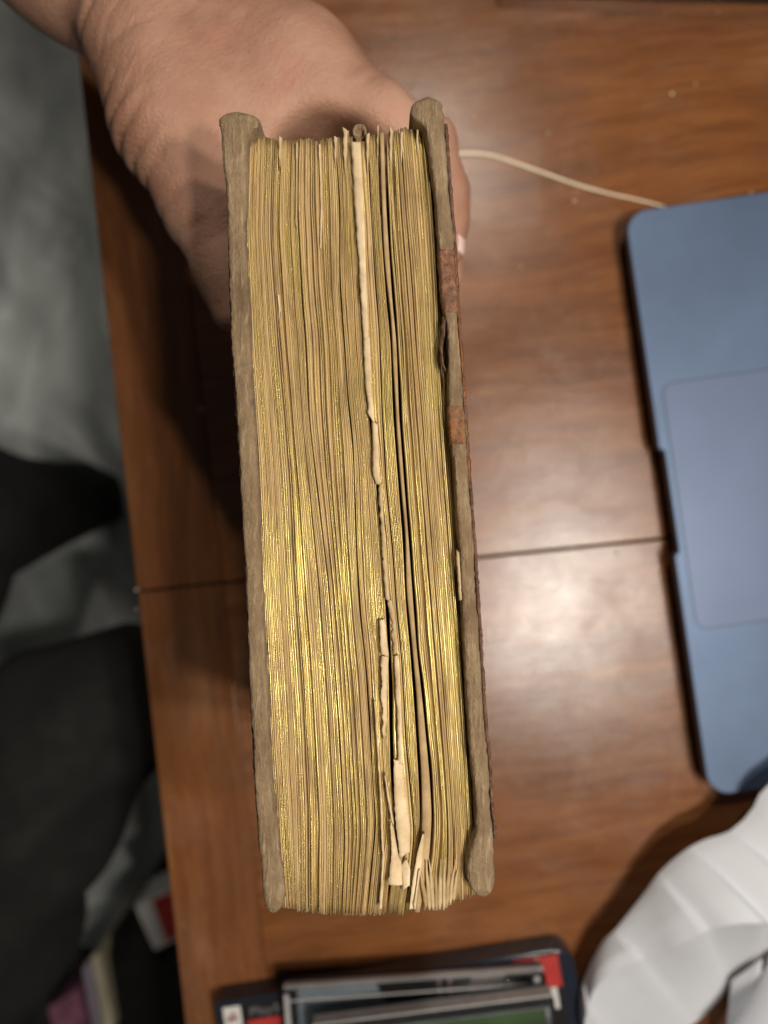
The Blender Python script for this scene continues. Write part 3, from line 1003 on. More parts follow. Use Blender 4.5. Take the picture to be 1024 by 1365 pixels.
def hand_field(P):
    def ch(pts, k=0.35):
        d = None
        for (a, ra), (b, rb) in zip(pts[:-1], pts[1:]):
            c = capsule_d(P, a, b, ra, rb)
            d = c if d is None else smin(d, c, k)
        return d
    wrist = (-9.5, 20.4, 11.0)
    d = capsule_d(P, (-24, 30.2, 10.2), (-12.2, 22.2, 10.6), 3.3, 2.95)
    d = smin(d, capsule_d(P, (-12.2, 22.2, 10.6), (-8.2, 19.2, 10.6), 2.95, 2.9), 1.5)
    # four metacarpals, stacked towards the table
    for m, (e, z) in enumerate((((-2.3, 14.95), 12.6), ((-1.9, 15.0), 10.4), ((-2.2, 14.8), 8.2), ((-2.9, 14.5), 6.2))):
        s = (-8.0 - .3 * m, 18.2 - .2 * m, 12.3 - 1.25 * m)
        d = smin(d, capsule_d(P, s, (e[0], e[1], z), 1.75 - .1 * m, 1.28 - .06 * m), 1.2)
    d = smin(d, capsule_d(P, (-7.6, 19.4, 11.4), (-3.1, 16.9, 11.7), 2.6, 1.9), 1.0)   # back of the hand
    d = smin(d, capsule_d(P, (-3.1, 16.9, 11.7), (-0.2, 14.95, 12.2), 1.9, 1.08), 1.0)
    # palm behind the head of the book
    d = smin(d, capsule_d(P, (-7.0, 15.8, 9.0), (-3.0, 13.8, 9.0), 2.0, 1.6), 1.3)
    # thenar mass and thumb along the left cover
    th = [((-9.0, 17.8, 12.0), 2.3), ((-7.75, 14.3, 12.6), 2.15), ((-6.60, 11.2, 12.7), 1.45), ((-5.83, 8.9, 12.7), 1.02), ((-5.58, 7.45, 12.6), 0.80)]
    d = smin(d, ch(th, .8), 1.3)
    d = smin(d, capsule_d(P, (-8.2, 16.2, 13.0), (-4.2, 14.2, 12.6), 1.3, 1.2), 1.4)   # web
    d = smin(d, capsule_d(P, (-6.4, 13.0, 12.4), (-3.6, 13.7, 11.8), 1.0, 0.9), 1.2)
    # fingers down the right-hand cover
    fing = [
        [((-2.3, 14.95, 12.6), 1.25), ((-0.1, 14.6, 12.7), 0.98), ((1.75, 13.75, 12.6), .83), ((2.42, 11.9, 12.5), .66), ((2.46, 10.9, 12.45), .63), ((2.50, 9.75, 12.4), .50)],
        [((-1.9, 15.0, 10.4), 1.2), ((1.0, 14.3, 10.6), .95), ((2.2, 13.4, 10.6), .82), ((2.50, 11.2, 10.7), .68), ((2.55, 9.2, 10.7), .54)],
        [((-2.2, 14.8, 8.2), 1.15), ((0.9, 14.3, 8.5), .92), ((2.2, 13.3, 8.6), .78), ((2.48, 11.2, 8.8), .65), ((2.52, 9.6, 8.8), .52)],
        [((-2.9, 14.5, 6.2), 1.05), ((0.2, 14.2, 6.6), .80), ((1.9, 13.3, 6.8), .70), ((2.40, 11.6, 7.0), .58), ((2.46, 10.5, 7.0), .48)],
    ]
    out = None
    for fg in fing:
        c = smin(d, ch(fg, .5), .7)
        out = c if out is None else np.minimum(out, c)
    d = out
    # keep clear of the book
    bx0 = -4.72 + (10.3 - P[..., 1]) * 0.055 + (P[..., 1] < 0) * 0
    bx1 = 1.92 + (10.3 - P[..., 1]) * 0.055
    inb = np.maximum(np.maximum(bx0 - P[..., 0], P[..., 0] - bx1), P[..., 1] - 11.42)
    d = np.maximum(d, -(inb - 0.0) + 0.0)
    hole = np.hypot((P[..., 0] + 2.0) / 1.15, P[..., 1] - 12.4) - 1.9
    hole = np.maximum(hole, 8.6 - P[..., 2])
    d = -smin(-d, hole, 0.5)
    # creases: (point, direction, length, depth, width)
    for (cx, cy, ang, ln, dep, wd) in ((-11.1, 17.5, 40, 3.2, .20, .16), (-9.9, 16.2, 20, 2.2, .10, .12), (-10.0, 14.7, 38, 1.0, .16, .13), (-9.55, 14.0, 40, 1.2, .18, .13),
                                       (-9.1, 13.35, 42, 1.3, .18, .13), (-8.65, 12.7, 40, 1.1, .16, .13), (-8.3, 12.1, 40, .9, .12, .12), (-7.0, 17.2, 62, 2.6, .06, .14), (-5.2, 17.0, 68, 1.8, .05, .14), (-1.2, 15.7, 60, 1.0, .07, .12), (-.5, 15.5, 65, .9, .07, .12), (-7.6, 10.9, 30, 1.0, .10, .12), (-6.9, 10.0, 25, .9, .08, .12), (2.0, 14.3, 40, 1.0, .10, .10), (1.7, 14.6, 45, .9, .08, .10),
                                       (-5.0, 9.9, 15, 2.4, .05, .10), (2.5, 11.1, 0, 1.0, .04, .08), (-9.2, 17.6, 60, 2.4, .05, .12)):
        u = np.array([math.cos(math.radians(ang)), math.sin(math.radians(ang))])
        qx, qy = P[..., 0] - cx, P[..., 1] - cy
        al = qx * u[0] + qy * u[1]; ac = -qx * u[1] + qy * u[0] + 0.08 * np.sin(al * 2.5)
        d = d + dep * np.exp(-(ac / wd) ** 2) * np.clip(1.3 - np.abs(al) / ln, 0, 1)
    return d


hv, hf = sdf_mesh(hand_field, (-21.0, 6.0, 3.5), (3.6, 31.5, 15.4), 0.13)
hand = mesh_obj('body', hv, hf, M_SKIN, person)
sm = hand.modifiers.new('smooth', 'SMOOTH'); sm.iterations = 2; sm.factor = .5


def nail(c, t, nrm, l, w):
    """curved nail plate: c centre, t towards the tip, nrm outwards"""
    c, t, nrm = Vector(c), Vector(t).normalized(), Vector(nrm).normalized()
    b = t.cross(nrm).normalized()
    verts, faces = [], []
    for i in range(9):
        for j in range(9):
            u = (i / 8 - .5) * 2; v_ = (j / 8 - .5) * 2
            ww = w * (1 - .18 * max(0, v_) ** 2 - .30 * max(0, -v_) ** 3)
            p = c + b * (u * ww) + t * (v_ * l * (1 - .12 * u * u)) + nrm * (-0.42 * ww * u * u - 0.05 * v_ * v_)
            verts.append(tuple(p))
    for i in range(8):
        for j in range(8):
            a = i * 9 + j
            faces.append((a, a + 1, a + 10, a + 9))
    o = mesh_obj('fingernail', verts, faces, M_NAIL, hand)
    sd = o.modifiers.new('thickness', 'SOLIDIFY'); sd.thickness = 0.05 * S; sd.offset = 0
    return o


nail((2.98, 9.98, 12.55), (-.03, -1, 0), (1, -.05, .25), .50, .42)
nail((3.07, 9.5, 10.7), (0, -1, 0), (1, -.1, .1), .5, .42)
nail((3.02, 9.9, 8.8), (0, -1, 0), (1, -.1, .0), .48, .40)
nail((2.90, 10.75, 7.0), (0, -1, 0), (1, -.1, .0), .40, .34)
nail((-6.30, 7.8, 12.8), (.15, -1, 0), (-1, -.15, .25), .65, .55)


# trousers
def leg_field(P):
    d = capsule_d(P, (-48, -64, -20), (-24.0, -16.5, -19), 9.0, 6.6)
    d = smin(d, capsule_d(P, (-24.0, -16.5, -19), (-20, -17.5, -66), 6.4, 4.8), 2.5)
    e = capsule_d(P, (-54, -44, -20), (-36.5, -0.5, -22), 10.0, 6.2)
    e = smin(e, capsule_d(P, (-36.5, -0.5, -22), (-41, 2, -66), 6.2, 4.6), 2.5)
    d = smin(d, e, 2.0)
    x, y, z = P[..., 0], P[..., 1], P[..., 2]
    fold = 0.45 * np.sin(x * .55 + y * .33 + 1.5 * np.sin(y * .15 + z * .1)) + 0.3 * np.sin(y * .9 - x * .4 + z * .3 + np.sin(x * .4))
    return d + fold


tv, tf = sdf_mesh(leg_field, (-66, -64, -70.5), (-12, 8, -8), 0.75)
tr = mesh_obj('trousers', tv, tf, M_DENIM, person)

# ------------------------------------------------------------------ laptop
LT = 1.6
c1 = Vector(U(833, 283, LT)[:2]); c2 = Vector(U(946, 1062, LT)[:2])
fd = (c2 - c1).normalized()            # along the front edge, downwards in the picture
rd = Vector((-fd.y, fd.x))             # towards the hinge
lap = empty('laptop', (c1.x + 10, (c1.y + c2.y) / 2, 0), 'blue grey aluminium laptop lying on the table, its trackpad side toward the book', 'laptop')
LL = (c2 - c1).length


def LP(a, b):
    p = c1 + fd * a + rd * b
    return (p.x, p.y)


# body outline with the finger scoop in the middle of the front edge
s0, s1 = 12.3, 17.7
out = rounded_poly([LP(0, 0), LP(0, 21.5), LP(LL, 21.5), LP(LL, 0)], [1.15, 1.0, 1.0, 1.15], 10)
scoop = [LP(s1 + .10, 0), LP(s1, .10), LP(s1 - .04, .2), LP(s1 - .14, .26), LP(s0 + .14, .26), LP(s0 + .04, .2), LP(s0, .10), LP(s0 - .10, 0)]
outline = out + scoop
prism('body', outline, LT - 0.62, LT, M_LAPTOP, lap, bev=0.07, seg=3)
under = rounded_poly([LP(.3, .5), LP(.3, 21.2), LP(LL - .3, 21.2), LP(LL - .3, .5)], [1.0, 1, 1, 1.0], 8)
prism('underside', under, 0.22, LT - 0.624, M_BLACK, lap, bev=0.15)
for a, b in ((3, 2), (LL - 3, 2), (3, 19.5), (LL - 3, 19.5)):
    p = LP(a, b)
    prism('foot', [(p[0] + .8 * math.cos(k * math.pi / 8), p[1] + .8 * math.sin(k * math.pi / 8)) for k in range(16)], 0.0, 0.216, M_RUBBER, lap)
ta = Vector(U(874, 514, LT)[:2]) - c1; tb = Vector(U(924, 840, LT)[:2]) - c1
ta0, tb0 = ta.dot(fd), tb.dot(fd)
off = .45 * (ta.dot(rd) + tb.dot(rd)) / 1.0 * 1.0
off = max(.62, (ta.dot(rd) + tb.dot(rd)) / 2)
g_ = .06
prism('trackpad_groove', rounded_poly([LP(ta0 - g_, off - g_), LP(ta0 - g_, off + 8.2 + g_), LP(tb0 + g_, off + 8.2 + g_), LP(tb0 + g_, off - g_)], [.62] * 4, 8), LT + .001, LT + .006, M_GROOVE, lap)
prism('trackpad', rounded_poly([LP(ta0, off), LP(ta0, off + 8.2), LP(tb0, off + 8.2), LP(tb0, off)], [.56] * 4, 8), LT + .007, LT + .022, M_PAD, lap, bev=.01)
for i in range(4):
    for j in range(11):
        a = 2.3 + j * 2.36; b = off + 9.4 + i * 1.9
        prism('key', rounded_poly([LP(a, b), LP(a, b + 1.65), LP(a + 2.1, b + 1.65), LP(a + 2.1, b)], [.2] * 4, 3), LT + .003, LT + .10, M_BLACK, lap)

# ------------------------------------------------------------------ dark device at the top edge
q0 = Vector(U(660, -4, 0)[:2]); q1 = Vector(U(1080, 9, 0)[:2])
dd = (q1 - q0).normalized(); dn = Vector((-dd.y, dd.x))
dev = empty('black_tray', (q0.x + 8, q0.y + 4, 0), 'black plastic tray with a grey front lip cut off by the top of the photo', 'tray')
pp = lambda a, b: tuple(q0 + dd * a + dn * b)
prism('body', rounded_poly([pp(0, 0), pp(26, 0), pp(26, 16), pp(0, 16)], [.5] * 4, 5), 0.0, 2.2, M_BLACK, dev, bev=.12)
prism('lip', [pp(5.6, -.16), pp(13.2, -.16), pp(13.2, -.004), pp(5.6, -.004)], 1.75, 2.12, M_DARKGREY, dev, bev=.04)

# ------------------------------------------------------------------ cream stripe
def tube(name, pts, r, mat, base, seg=8, parent=None):
    verts, faces = [], []
    P_ = [Vector(p) for p in pts]
    for i, p in enumerate(P_):
        t = (P_[min(i + 1, len(P_) - 1)] - P_[max(i - 1, 0)]).normalized()
        b = t.cross(Vector((0, 0, 1))).normalized(); n_ = b.cross(t)
        for k in range(seg):
            a = 2 * math.pi * k / seg
            rr_ = r * (1.45 - .9 * i / (len(P_) - 1)) if name == 'stripe' else r
            verts.append(tuple(p + b * rr_ * math.cos(a) + n_ * min(rr_, r) * .8 * math.sin(a)))
    for i in range(len(P_) - 1):
        for k in range(seg):
            a = i * seg + k; b_ = i * seg + (k + 1) % seg
            faces.append((a, b_, b_ + seg, a + seg))
    faces.append(tuple(range(seg))); faces.append(tuple(range(len(P_) * seg - 1, len(P_) * seg - seg - 1, -1)))
    return fix_normals(mesh_obj(name, verts, faces, mat, parent, base))


cp = [(560, 210), (600, 206), (625, 204), (655, 207), (690, 218), (730, 232), (770, 246), (810, 257), (850, 266), (885, 275), (905, 283)]
pts = []
for i in range(len(cp) - 1):
    for k in range(5):
        t = k / 5
        p0 = cp[max(i - 1, 0)]; p1 = cp[i]; p2 = cp[i + 1]; p3 = cp[min(i + 2, len(cp) - 1)]
        q = [0.5 * ((2 * p1[c]) + (-p0[c] + p2[c]) * t + (2 * p0[c] - 5 * p1[c] + 4 * p2[c] - p3[c]) * t * t + (-p0[c] + 3 * p1[c] - 3 * p2[c] + p3[c]) * t ** 3) for c in (0, 1)]
        X, Y, _ = U(q[0], q[1], .1)
        pts.append((X, Y, 0.07))
stripe = tube('stripe', pts, 0.08, M_STRIPE, (pts[0][0], pts[0][1], 0))  # pale cream tube, thicker by the fingers, thinning toward the laptop
tag(stripe, 'thin cream stripe running across the table from the fingers to the laptop', 'stripe')

# clear tape on the table
m_tape, nt, b = new_mat('clear_tape')
b.inputs['Base Color'].default_value = (0.9, 0.88, 0.86, 1)
b.inputs['Roughness'].default_value = 0.25
b.inputs['Alpha'].default_value = 0.015
tp = [U(618, 172, 0)[:2], U(720, 178, 0)[:2], U(722, 300, 0)[:2], U(640, 308, 0)[:2]]
o = prism('clear_tape', tp, 0.004, 0.012, m_tape, base=(tp[0][0], tp[0][1], 0))
tag(o, 'square of clear tape stuck flat on the table under the cream stripe', 'tape')


def crumb(px, py, r, label, mat=M_CRUMB, flat=.5, z=None):
    X, Y, _ = U(px, py, 0)
    r *= .7
    bm = bmesh.new()
    bmesh.ops.create_icosphere(bm, subdivisions=2, radius=1)
    vs = []
    for q in bm.verts:
        d = 1 + .35 * fn(q.co.x * 1.7 + px, q.co.y * 1.7, q.co.z * 1.7)
        vs.append((X + q.co.x * d * r, Y + q.co.y * d * r * .75, r * flat + q.co.z * d * r * flat))
    fs = [tuple(v_.index for v_ in f_.verts) for f_ in bm.faces]
    bm.free()
    zm = min(v_[2] for v_ in vs)
    vs = [(a, b_, c - zm + .001) for a, b_, c in vs]
    o = mesh_obj('crumb', vs, fs, mat, base=(X, Y, 0))
    tag(o, label, 'crumb', 'crumbs on the table')


crumb(631, 156, .15, 'round pale crumb just right of the knuckle by the book')
crumb(730, 178, .10, 'small crumb at the top right corner of the clear tape')
crumb(895, 126, .16, 'oval pale crumb alone on the wood above the laptop')
crumb(927, 113, .09, 'small dull crumb between oval crumb and black tray')
crumb(886, 19, .06, 'tiny crumb nearest the left of the black tray lip')
crumb(957, 17, .06, 'tiny crumb below the right part of the tray lip')
crumb(766, 268, .13, 'flat crumb just below the middle of the cream stripe', flat=.25)
crumb(1001, 257, .11, 'white crumb touching the top edge of the laptop')
crumb(694, 355, .10, 'tan crumb between clear tape and laptop corner')
crumb(269, 545, .22, 'pale flake in the shadow left of the book', M_SMEAR, .12)
crumb(182, 786, .16, 'pale chip at the left end of the table joint', M_SMEAR, .2)
crumb(182, 812, .10, 'tiny chip on the table rim below the joint', M_SMEAR, .3)
crumb(823, 738, .14, 'white fleck just below the joint near the laptop', M_SMEAR, .15)

# ------------------------------------------------------------------ white fluted dish
dish = empty('white_fluted_dish', (18, -24, 0), 'white fluted plastic dish with ribbed curving petals at the bottom right', 'dish')
outer = [(774, 1375), (775, 1327), (785, 1293), (805, 1256), (822, 1239), (858, 1194), (881, 1163), (909, 1138), (937, 1121), (974, 1108), (1002, 1081), (1018, 1052), (1050, 1030), (1090, 1000)]
ridge = [(779, 1390), (780, 1362), (786, 1335), (796, 1313), (824, 1290), (858, 1277), (884, 1265), (909, 1256), (949, 1237), (985, 1230), (1024, 1229), (1060, 1224), (1110, 1215), (1160, 1200)]
inner = [(800, 1440), (812, 1425), (830, 1412), (850, 1400), (880, 1385), (905, 1375), (925, 1362), (942, 1347), (962, 1325), (976, 1305), (1000, 1300), (1040, 1290), (1090, 1280), (1150, 1260)]


def dens(pl, n):
    t = np.linspace(0, len(pl) - 1, n)
    a = np.array(pl, float)
    x = np.interp(t, np.arange(len(pl)), a[:, 0]); y = np.interp(t, np.arange(len(pl)), a[:, 1])
    for _ in range(3):
        x[1:-1] = (x[:-2] + 2 * x[1:-1] + x[2:]) / 4; y[1:-1] = (y[:-2] + 2 * y[1:-1] + y[2:]) / 4
    return x, y


def dens2(pl, ts):
    a = np.array(pl, float)
    n = len(a)
    def at(t):
        i = min(int(t), n - 2); f = t - i
        p0, p1, p2, p3 = a[max(i - 1, 0)], a[i], a[i + 1], a[min(i + 2, n - 1)]
        return 0.5 * (2 * p1 + (p2 - p0) * f + (2 * p0 - 5 * p1 + 4 * p2 - p3) * f * f + (-p0 + 3 * p1 - 3 * p2 + p3) * f ** 3)
    return np.array([at(t) for t in ts])


# rib lines: where each starts on the outer rim and ends on the ridge and the inner edge (outline index)
ribs = [(0.0, 0.0, 0.0), (1.6, 1.6, 2.5), (4.0, 5.0, 6.0), (6.0, 7.9, 8.6), (7.5, 10.0, 10.2), (9.0, 12.0, 12.0), (12.9, 12.99, 12.99)]
verts, faces = [], []
NR = 14
cols = []
for (a0, b0, c0_), (a1, b1, c1_) in zip(ribs[:-1], ribs[1:]):
    for f in (0, .15, .3, .45, .6, .75, .9, .95):
        cols.append((a0 + (a1 - a0) * f, b0 + (b1 - b0) * f, c0_ + (c1_ - c0_) * f, f))
OO = dens2(outer, [c[0] for c in cols]); RR = dens2(ridge, [c[1] for c in cols]); II = dens2(inner, [c[2] for c in cols])
for i, (_, _, _, f) in enumerate(cols):
    hump = f / .9 if f < .9 else (1 - f) / .1  # a flat facet rises from one crease and folds down into the next
    for j in range(NR + 1):
        s = j / NR
        zo = 1.3 + 2.1 * (i / len(cols)) ** 1.2; gapw = math.hypot(*(RR[i] - OO[i])) * .036
        z = zo + min(2.2, 0.55 * gapw) * s ** .8 + 0.40 * hump * (0.25 + 0.75 * min(1, s * 1.6))
        p = OO[i] + (RR[i] - OO[i]) * s
        verts.append(U(p[0], p[1], z))
    for j in range(1, 13):
        s = j / 12
        zr_ = zo + min(2.2, .55 * gapw)
        z = zr_ + 0.40 * hump * (1 - s) - (zr_ - .3) * s ** .7
        p = RR[i] + (II[i] - RR[i]) * (0.06 * min(1, s * 6) + 0.94 * s)
        verts.append(U(p[0], p[1], max(z, .2)))
m = NR + 13
for i in range(len(cols) - 1):
    for j in range(m - 1):
        a = i * m + j
        faces.append((a, a + 1, a + m + 1, a + m))
o = mesh_obj('petal', verts, faces, M_WHITE, dish)
sd = o.modifiers.new('thickness', 'SOLIDIFY'); sd.thickness = .07 * S; sd.offset = 1
es = o.modifiers.new('creases', 'EDGE_SPLIT'); es.split_angle = math.radians(28)
NC = 0


def dens(pl, n):
    t = np.linspace(0, len(pl) - 1.001, n)
    q = dens2(pl, t)
    return q[:, 0], q[:, 1]


# second petal on the right of the opening and a third at the very bottom
def petal(rows, zs):
    verts, faces = [], []
    n = 24
    R = [dens(r, n) for r in rows]
    for i in range(n):
        for (x, y), z in zip(R, zs):
            verts.append(U(x[i], y[i], z))
    k = len(rows)
    for i in range(n - 1):
        for j in range(k - 1):
            a = i * k + j
            faces.append((a, a + 1, a + k + 1, a + k))
    o = mesh_obj('petal', verts, faces, M_WHITE, dish)
    sd = o.modifiers.new('thickness', 'SOLIDIFY'); sd.thickness = .16 * S; sd.offset = 0
    su = o.modifiers.new('sub', 'SUBSURF'); su.levels = 1; su.render_levels = 1


petal([[(974, 1306), (970, 1345), (966, 1380), (962, 1420)], [(992, 1296), (988, 1340), (980, 1380), (976, 1420)], [(1018, 1275), (1010, 1318), (990, 1352), (975, 1400)]], (1.1, 1.6, 2.4))
petal([[(1050, 1215), (1030, 1262), (1008, 1312), (985, 1352), (960, 1385)], [(1080, 1262), (1052, 1305), (1030, 1340), (1010, 1370), (990, 1400)], [(1120, 1310), (1080, 1350), (1060, 1380), (1040, 1420), (1020, 1450)]], (2.4, 3.6, 4.2))
prism('base', [(26.5 + 5 * math.cos(k * math.pi / 16), -33.5 + 5 * math.sin(k * math.pi / 16)) for k in range(32)], 0.0, .5, M_WHITE, dish, bev=.1)

# ------------------------------------------------------------------ game cases
def clear(name, col, alpha, rough=.12):
    m_, nt_, b_ = new_mat(name)
    b_.inputs['Base Color'].default_value = (*col, 1)
    b_.inputs['Roughness'].default_value = rough
    b_.inputs['Alpha'].default_value = alpha
    b_.inputs['Specular IOR Level'].default_value = .8
    return m_


M_CLEAR, nt, _b = new_mat('clear_plastic')
_t = NT(nt)
_tr = _t.n('ShaderNodeBsdfTransparent'); _tr.inputs[0].default_value = (.90, .92, .93, 1)
_gl = _t.n('ShaderNodeBsdfGlossy'); _gl.inputs['Roughness'].default_value = .12
_lw = _t.n('ShaderNodeFresnel'); _lw.inputs[0].default_value = 1.75
_ms = _t.n('ShaderNodeMixShader')
_t.l(_lw.outputs[0], _ms.inputs[0]); _t.l(_tr.outputs[0], _ms.inputs[1]); _t.l(_gl.outputs[0], _ms.inputs[2])
_t.l(_ms.outputs[0], [n for n in nt.nodes if n.type == 'OUTPUT_MATERIAL'][0].inputs['Surface'])
M_SMOKE = clear('smoky_plastic', (.02, .025, .04), .82)
M_REDCARD = simple('red_printed_card', (.42, .035, .03), .4, 0, .15, 80, .05)
M_BLKCARD = simple('black_printed_card', (.014, .013, .014), .35, 0, .2, 80, .05)
M_WHTCARD = simple('white_printed_card', (.62, .60, .58), .4, 0, .05, 80, .05)
M_GRYCARD = simple('grey_printed_card', (.42, .47, .50), .35, 0, .12, 60, .05)
M_PNKCARD = simple('pale_pink_printed_card', (.50, .36, .33), .4, 0, .2, 60, .05)
M_GRNCARD = simple('green_printed_card', (.10, .19, .045), .4, 0, .25, 50, .05)
M_GOLDPR = simple('gold_print', (.22, .15, .06), .5)
M_REDPR = simple('dark_red_print', (.22, .02, .03), .5)
M_GREYPR = simple('grey_print', (.17, .16, .16), .5)


def frame2(p, q, z):
    a = Vector(U(*p, z)[:2]); b_ = Vector(U(*q, z)[:2])
    u = (b_ - a).normalized(); w = Vector((u.y, -u.x))       # w: downwards in the picture
    return a, u, w, (b_ - a).length


def rect(F, a0, a1, b0, b1):
    a, u, w, L = F
    return [tuple(a + u * x + w * y) for x, y in ((a0, b0), (a1, b0), (a1, b1), (a0, b1))]


def text_obj(name, txt, F, x, y, size, z, mat, parent, extrude=.004, shear=0, sx=1.0):
    cu = bpy.data.curves.new(name, 'FONT')
    cu.body = txt; cu.size = size * S; cu.extrude = extrude * S; cu.shear = shear
    tmp = bpy.data.objects.new(name, cu)
    COL.objects.link(tmp)
    dg = bpy.context.evaluated_depsgraph_get()
    me = bpy.data.meshes.new_from_object(tmp.evaluated_get(dg))
    bpy.data.objects.remove(tmp)
    me.materials.clear(); me.materials.append(mat)
    o = bpy.data.objects.new(name, me)
    COL.objects.link(o)
    a, u, w, L = F
    p = a + u * x + w * y
    o.parent = parent
    b_ = parent['_b']
    o.location = ((p.x - b_[0]) * S, (p.y - b_[1]) * S, (z - b_[2]) * S)
    o.rotation_euler = (0, 0, math.atan2(u.y, u.x))
    o.scale = (sx, 1, 1)
    return o


# lowest: dark keep case, its long side along the bottom of the photo
z1 = 1.5
F = frame2((284, 1338), (764, 1262), z1)
a, u, w, L = F
gc = empty('game_case', (a.x + 9, a.y - 5, 0), 'dark keep case with a red and black sleeve, lowest of the stacked cases', 'game case', 'stacked game cases')
prism('case', rounded_poly(rect(F, 0, L, 0, 13.6), [.35, 1.0, .6, .35], 8), 0, z1 - .02, M_SMOKE, gc, bev=.14, seg=3)
prism('sleeve', rect(F, .35, L - .75, .22, 13.2), z1 - .016, z1 - .004, M_BLKCARD, gc)
prism('sleeve_band', rect(F, 1.6, L - 7.5, 1.15, 13.2), z1 - .002, z1 + .002, M_REDCARD, gc)
prism('logo_square', rect(F, .45, 1.35, .3, 1.35), z1 - .002, z1 + .003, M_WHTCARD, gc)
text_obj('logo', 'P', F, .62, 1.12, .75, z1 + .004, M_REDPR, gc, shear=.2)
prism('logo', rect(F, .58, 1.15, .86, 1.0), z1 + .004, z1 + .007, M_REDPR, gc)
text_obj('lettering', 'PlayStation', F, 1.75, .92, .62, z1 + .0, M_GREYPR, gc, shear=.1, sx=1.25)
prism('sleeve_corner', rect(F, L - 3.2, L - .85, .24, 1.9), z1 - .001, z1 + .006, M_REDCARD, gc)
prism('sleeve_line', rect(F, L - 2.0, L - 1.9, .24, 1.9), z1 + .007, z1 + .009, M_PNKCARD, gc)
prism('rating_box', rect(F, L - 2.9, L - 1.15, 1.9, 3.0), z1 + .004, z1 + .008, M_WHTCARD, gc)

# middle: clear jewel case
z2 = 2.55
F2 = frame2((380, 1304), (705, 1281), 1.53)
F2 = (F2[0], F2[1], F2[2], 13.4)
a2 = F2[0]
jc = empty('jewel_case', (a2.x + 6, a2.y - 5, 1.53), 'clear jewel case with a grey and dark inlay, middle of the stacked cases', 'jewel case', 'stacked game cases')
prism('inlay', rect(F2, .25, 12.9, .25, 12), 1.60, 1.68, M_BLKCARD, jc)
a_, u_, w_, _ = F2
prism('inlay_panel', [tuple(a_ + u_ * x + w_ * y) for x, y in ((.6, .45), (4.6, .45), (6.2, 3.4), (.6, 3.4))], 1.685, 1.70, M_GRYCARD, jc)
prism('inlay_panel', [tuple(a_ + u_ * x + w_ * y) for x, y in ((9.6, .35), (11.4, .35), (10.4, 2.6), (8.9, 2.6))], 1.685, 1.70, M_PNKCARD, jc)
for x in (7.8, 8.35):
    prism('inlay_line', rect(F2, x, x + .14, .3, 2.4), 1.685, 1.70, M_PNKCARD, jc)
prism('inlay_label', rect(F2, 10.2, 12.3, 1.35, 1.95), 1.702, 1.71, M_WHTCARD, jc)
M_RIM_HIGHLIGHT = simple('painted_rim_highlight', (.40, .39, .39), .25, 0, .2, 60, .05)  # light grey stands in for bright highlights along the clear plastic edges
prism('lid_edge_highlight', rect(F2, .02, 13.15, -.03, .16), 1.9, z2 - .3, M_RIM_HIGHLIGHT, jc, bev=.03)
prism('lid_edge_highlight', rect(F2, .10, 13.1, .50, .58), z2 + .003, z2 + .03, M_RIM_HIGHLIGHT, jc)  # painted highlight line across the lid
prism('hinge', rect(F2, .06, .32, .2, 12.0), z2 + .003, z2 + .04, M_RIM_HIGHLIGHT, jc)  # pale side strips, brightness of the clear rim put into the colour
prism('hinge', rect(F2, 12.6, 12.9, .2, 12.0), z2 + .003, z2 + .04, M_RIM_HIGHLIGHT, jc)
prism('lid', rounded_poly(rect(F2, 0, 13.2, 0, 12.2), [.1, .3, .2, .1], 4), 1.75, z2, M_CLEAR, jc, bev=.08, seg=3)
prism('tray', rounded_poly(rect(F2, 0, 13.2, 0, 12.2), [.1, .3, .2, .1], 4), 1.53, 1.598, M_SMOKE, jc)
tb1 = a_ + w_ * .16; 
tube('lid_ridge', [tuple((a_ + w_ * .35 + u_ * x).to_3d() + Vector((0, 0, z2 + .02))) for x in np.linspace(.3, 12.9, 8)], .045, M_CLEAR, None, 6, jc)

# topmost: case with green cover
z3 = 3.7
F3 = frame2((470, 1340), (742, 1306), 2.6)
F3 = (F3[0], F3[1], F3[2], 9.9)
a_, u_, w_, _ = F3
tc_ = empty('jewel_case', (a_.x + 5, a_.y - 5, 2.56), 'case with a green picture cover and dark title strip, topmost of the stacked cases', 'jewel case', 'stacked game cases')
prism('case', rounded_poly(rect(F3, -2.0, 9.9, 0, 12), [.1, .35, .2, .1], 5), 2.6, 3.50, M_SMOKE, tc_, bev=.08)
prism('title_strip', rect(F3, -1.9, 9.6, .05, .62), 3.505, 3.52, M_BLKCARD, tc_)
text_obj('title_lettering', '--- ---- -- --- ----', F3, .8, .46, .30, 3.522, M_GOLDPR, tc_)
prism('cover_picture', rect(F3, -1.8, 9.35, .78, 11.8), 3.505, 3.52, M_GRNCARD, tc_)
ell = [tuple(a_ + u_ * (5.9 + 1.9 * math.cos(k * .33)) + w_ * (2.2 + 1.05 * math.sin(k * .33))) for k in range(19)]
prism('printed_shape', ell, 3.522, 3.526, M_BLKCARD, tc_)
prism('lid', rounded_poly(rect(F3, -2.0, 9.9, 0, 12), [.1, .35, .2, .1], 5), 3.53, z3, M_CLEAR, tc_, bev=.06, seg=3)
prism('lid_edge_highlight', rect(F3, -1.9, 9.8, -.02, .07), 3.0, z3 + .02, M_RIM_HIGHLIGHT, tc_)
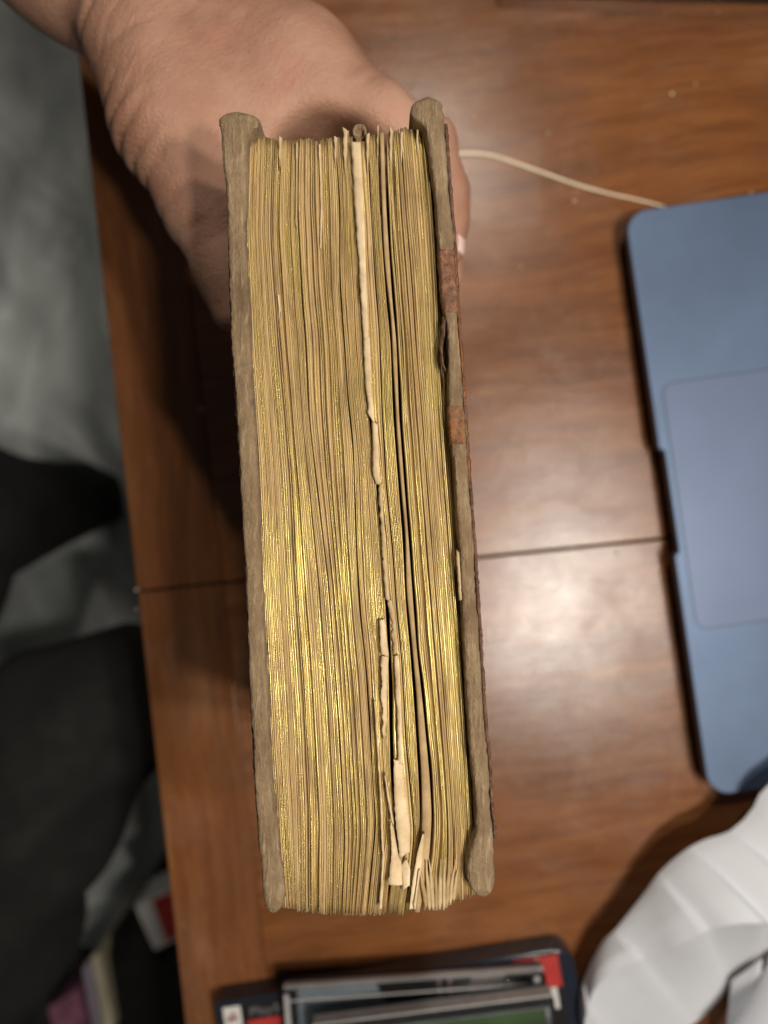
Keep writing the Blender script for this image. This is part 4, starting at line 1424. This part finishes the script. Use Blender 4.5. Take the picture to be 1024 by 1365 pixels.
prism('lid_edge_highlight', rect(F3, -1.9, 9.4, .66, .74), 3.502, 3.526, M_RIM_HIGHLIGHT, tc_)
prism('white_strip', rect(F3, 9.42, 9.62, .7, 11.5), 3.506, 3.528, M_WHTCARD, tc_)

# ------------------------------------------------------------------ things on the floor at bottom left
z = FZ + 31
pk = [U(*p, z)[:2] for p in ((178, 1206), (236, 1180), (262, 1240), (206, 1268))]
pbox = empty('snack_box', (pk[0][0] + 2, pk[0][1] - 3, z - 6), 'white and dark red box on the black bag beside the table edge', 'box')
prism('box', pk, z - 6, z - .02, M_WHTCARD, pbox, bev=.1)
pk2 = [U(*p, z)[:2] for p in ((203, 1200), (234, 1186), (258, 1238), (222, 1256))]
prism('printed_panel', pk2, z - .018, z + .002, M_REDCARD, pbox)
bg_v = [U(*p, FZ + 24.9)[:2] for p in ((150, 1235), (180, 1214), (232, 1200), (275, 1290), (300, 1420), (160, 1420), (140, 1290))]
o = prism('black_bag', bg_v, FZ, FZ + 24.9, M_DENIM, base=(bg_v[0][0], bg_v[0][1], FZ), bev=2.0, seg=4)
tag(o, 'black cloth bag on the floor beside the pale book', 'bag')
fb = empty('floor_book', (*U(140, 1330, FZ)[:2], FZ), 'cream edged book standing on the floor between leg and black bag', 'book')
fbz = FZ + 24
prism('page_block', [U(*p, fbz)[:2] for p in ((121, 1276), (131, 1270), (152, 1372), (140, 1378))], FZ, fbz, simple('cream_page_block', (.66, .60, .42), .7), fb, bev=.15)
prism('cover', [U(*p, fbz)[:2] for p in ((111, 1290), (120.0, 1277), (138.6, 1378), (128, 1382))], FZ, fbz + .4, simple('mauve_cover', (.33, .29, .36), .5), fb, bev=.15)
mg = [U(*p, FZ + 11)[:2] for p in ((62, 1345), (100, 1322), (122, 1372), (80, 1400))]
o = prism('toy_box', mg, FZ, FZ + 11, simple('multicoloured_print', (.35, .14, .22), .5, 0, .9, 30), base=(mg[0][0], mg[0][1], FZ), bev=.3)
tag(o, 'small pink and brown printed box on the floor against the trousers', 'box')

for o in scene.objects:
    if '_b' in o: del o['_b']
